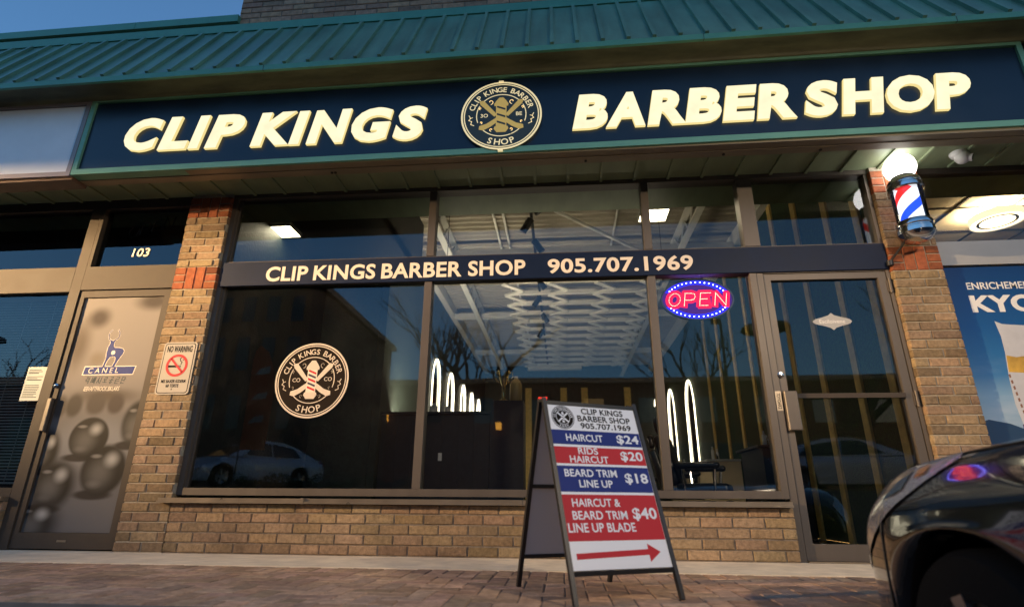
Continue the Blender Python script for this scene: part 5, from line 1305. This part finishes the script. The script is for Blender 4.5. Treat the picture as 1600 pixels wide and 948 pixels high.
def hedge(label, x0, x1, y, z0, h, seed):
    rr = random.Random(seed); m = MB()
    for _ in range(1500):
        x = rr.uniform(x0, x1); q = rr.gauss(0, 0.16); z = z0+rr.uniform(0, 1)**0.7*h*(0.75+0.25*math.sin(x*5+seed))
        s_ = rr.uniform(0.025, 0.06); a = rr.uniform(0, 6.28); b = rr.uniform(-1, 1)
        d1 = Vector((math.cos(a), math.sin(a), b*0.5))*s_; d2 = Vector((-math.sin(a), math.cos(a), rr.uniform(-.6, .6)))*s_*0.6
        c = Vector((x, y+q, z)); k = rr.uniform(0.5, 1.5)
        m.add([c-d1, c+d2, c+d1, c-d2], [(0, 1, 2, 3)], 0, (k, k*rr.uniform(0.9, 1.1), k))
    tag(m.build('hedge', 'leaf', loc=((x0+x1)/2, y, z0)), label, 'hedge', 'hedges along the lot')
hedge('low green hedge in front of the pale sedan, nearer the flag', -8.6, -6.3, -10.2, 0.62, 0.42, 1)
hedge('low green hedge along the lot, farther from the flag', -6.0, -3.6, -10.2, 0.62, 0.36, 2)
def tree(label, x, y, z, h, seed, spread=0.5):
    rr = random.Random(seed); T = thing('bare_tree', label, 'tree', (x, y, z), 0, 'bare trees behind the lot')
    m = MB(); tr = MB()
    def grow(p, d, L, r, lev):
        mid = p+d*L*0.5+Vector((rr.uniform(-1, 1), rr.uniform(-1, 1), rr.uniform(-.5, .5)))*L*0.06; e = p+d*L
        (tr if lev == 0 else m).tube([p, mid, e], [r, r*0.85, r*0.7], 5 if lev > 1 else 7)
        if lev >= 6 or r < 0.008: return
        for k in range(2 if lev else 4):
            nd = (d+Vector((rr.uniform(-1, 1), rr.uniform(-1, 1), rr.uniform(-0.25, 0.75)))*spread*(1.25 if lev == 0 else 1)).normalized()
            grow(e-d*L*rr.uniform(0, 0.25 if lev else 0.1), nd, L*rr.uniform(0.62, 0.86), r*rr.uniform(0.5, 0.7), lev+1)
    grow(Vector((x, y, z)), Vector((0, 0, 1)), h*0.26, h*0.022, 0)
    tr.build('trunk', 'bark', T, smooth=True); m.build('branches', 'bark', T, smooth=True)
for i, (x, y, h, lb) in enumerate(((22.0, -33, 19.0, 'bare tree mirrored in the middle of the barber shop door'), (29.0, -34, 20.0, 'bare tree mirrored at the hinge side of the barber shop door'), (-12.0, -49, 23.0, 'bare tree behind the low block, next to the apartment block'),
                                   (-7.0, -49.5, 25.0, 'bare tree behind the low block, right of the first bare tree'), (13.0, -49, 21.0, 'bare tree behind the low block near its right half'), (-27, -21, 9.0, 'small bare tree mirrored in the left neighbouring window'))):
    tree(lb, x, y, 0.7, h, 20+i, 0.62)
LP = thing('light_mast', 'tall thin lot light mast with a box lamp head', 'street lamp', (11.5, -34.5, 0.7))
m = MB(); m.tube([(11.5, -34.5, 0.7), (11.5, -34.5, 12.5)], [0.12, 0.08], 10); m.build('mast', 'black_iron', LP)
m = MB(); m.box(10.9, 11.5, -34.7, -34.3, 12.4, 12.7); m.build('lamp_head', 'black_iron', LP)

# assumed, unseen hooded lot lamp to the left of the camera: its low hood cuts the light off at the height of the canopy
LL = thing('added_lot_lamp', 'assumed warm hooded lot lamp on a short post in front of the neighbouring shop', 'street lamp', (-11.95, -5.8, LOT))
lx, ly = -11.5, -5.2
m = MB(); m.lathe([(0.14, LOT), (0.14, LOT+0.25), (0.05, LOT+0.28), (0.045, 3.50)], (lx-0.45, ly-0.6, 0), 'Z', 16); m.bar((lx-0.45, ly-0.6, 3.47), (lx-0.05, ly-0.05, 3.47), 0.05, 0.05); m.build('post', 'black_iron', LL, smooth=True, angle=40)
m = MB(); m.lathe([(0.06, 3.46), (0.40, 3.41), (0.42, 3.355), (0.41, 3.355), (0.39, 3.40), (0.0, 3.415)], (lx, ly, 0), 'Z', 48); m.build('hood', 'black_iron', LL, smooth=True, angle=40)
m = MB(); m.lathe([(0.0, 3.412), (0.06, 3.41), (0.06, 3.392), (0.0, 3.390)], (lx, ly, 0), 'Z', 20); m.build('lens', 'amber', LL)
ld = bpy.data.lights.new('added_lamp_light', 'SPOT'); ld.energy = 8600; ld.color = (1.0, 0.64, 0.30); ld.shadow_soft_size = 0.02; ld.spot_size = R(58); ld.spot_blend = 1.0
lo = bpy.data.objects.new('added_lamp_light', ld); COL.objects.link(lo); lo.location = (0.45, 0.6, 3.383-LOT); lo.parent = LL
lo.rotation_euler = (Vector((lx, ly, 3.375))-Vector((-2.4, -0.1, 4.50))).to_track_quat('Z', 'Y').to_euler()

L2 = thing('added_lot_lamp', 'added hooded parking lot lamp on a post beside the black car', 'street lamp', (4.35, -6.1, LOT))  # unseen lamp added to brighten the paving and the A-frame front
lx, ly = 3.75, -5.6
m = MB(); m.lathe([(0.14, LOT), (0.14, LOT+0.25), (0.05, LOT+0.28), (0.045, 3.50)], (lx+0.6, ly-0.5, 0), 'Z', 16); m.bar((lx+0.6, ly-0.5, 3.47), (lx+0.05, ly-0.05, 3.47), 0.05, 0.05); m.build('post', 'black_iron', L2, smooth=True, angle=40)
m = MB(); m.lathe([(0.06, 3.46), (0.40, 3.41), (0.42, 3.355), (0.41, 3.355), (0.39, 3.40), (0.0, 3.415)], (lx, ly, 0), 'Z', 48); m.build('hood', 'black_iron', L2, smooth=True, angle=40)
ld = bpy.data.lights.new('added_lamp_light', 'SPOT'); ld.energy = 330; ld.color = (1.0, 0.78, 0.54); ld.shadow_soft_size = 0.12; ld.spot_size = R(120); ld.spot_blend = 0.8
lo = bpy.data.objects.new('added_lamp_light', ld); COL.objects.link(lo); lo.location = (-0.6, 0.5, 3.375-LOT); lo.parent = L2
lo.rotation_euler = (Vector((lx, ly, 3.375))-Vector((-0.2, -0.6, 0.9))).to_track_quat('Z', 'Y').to_euler()

for o in bpy.data.objects:
    if '_base' in o: del o['_base']
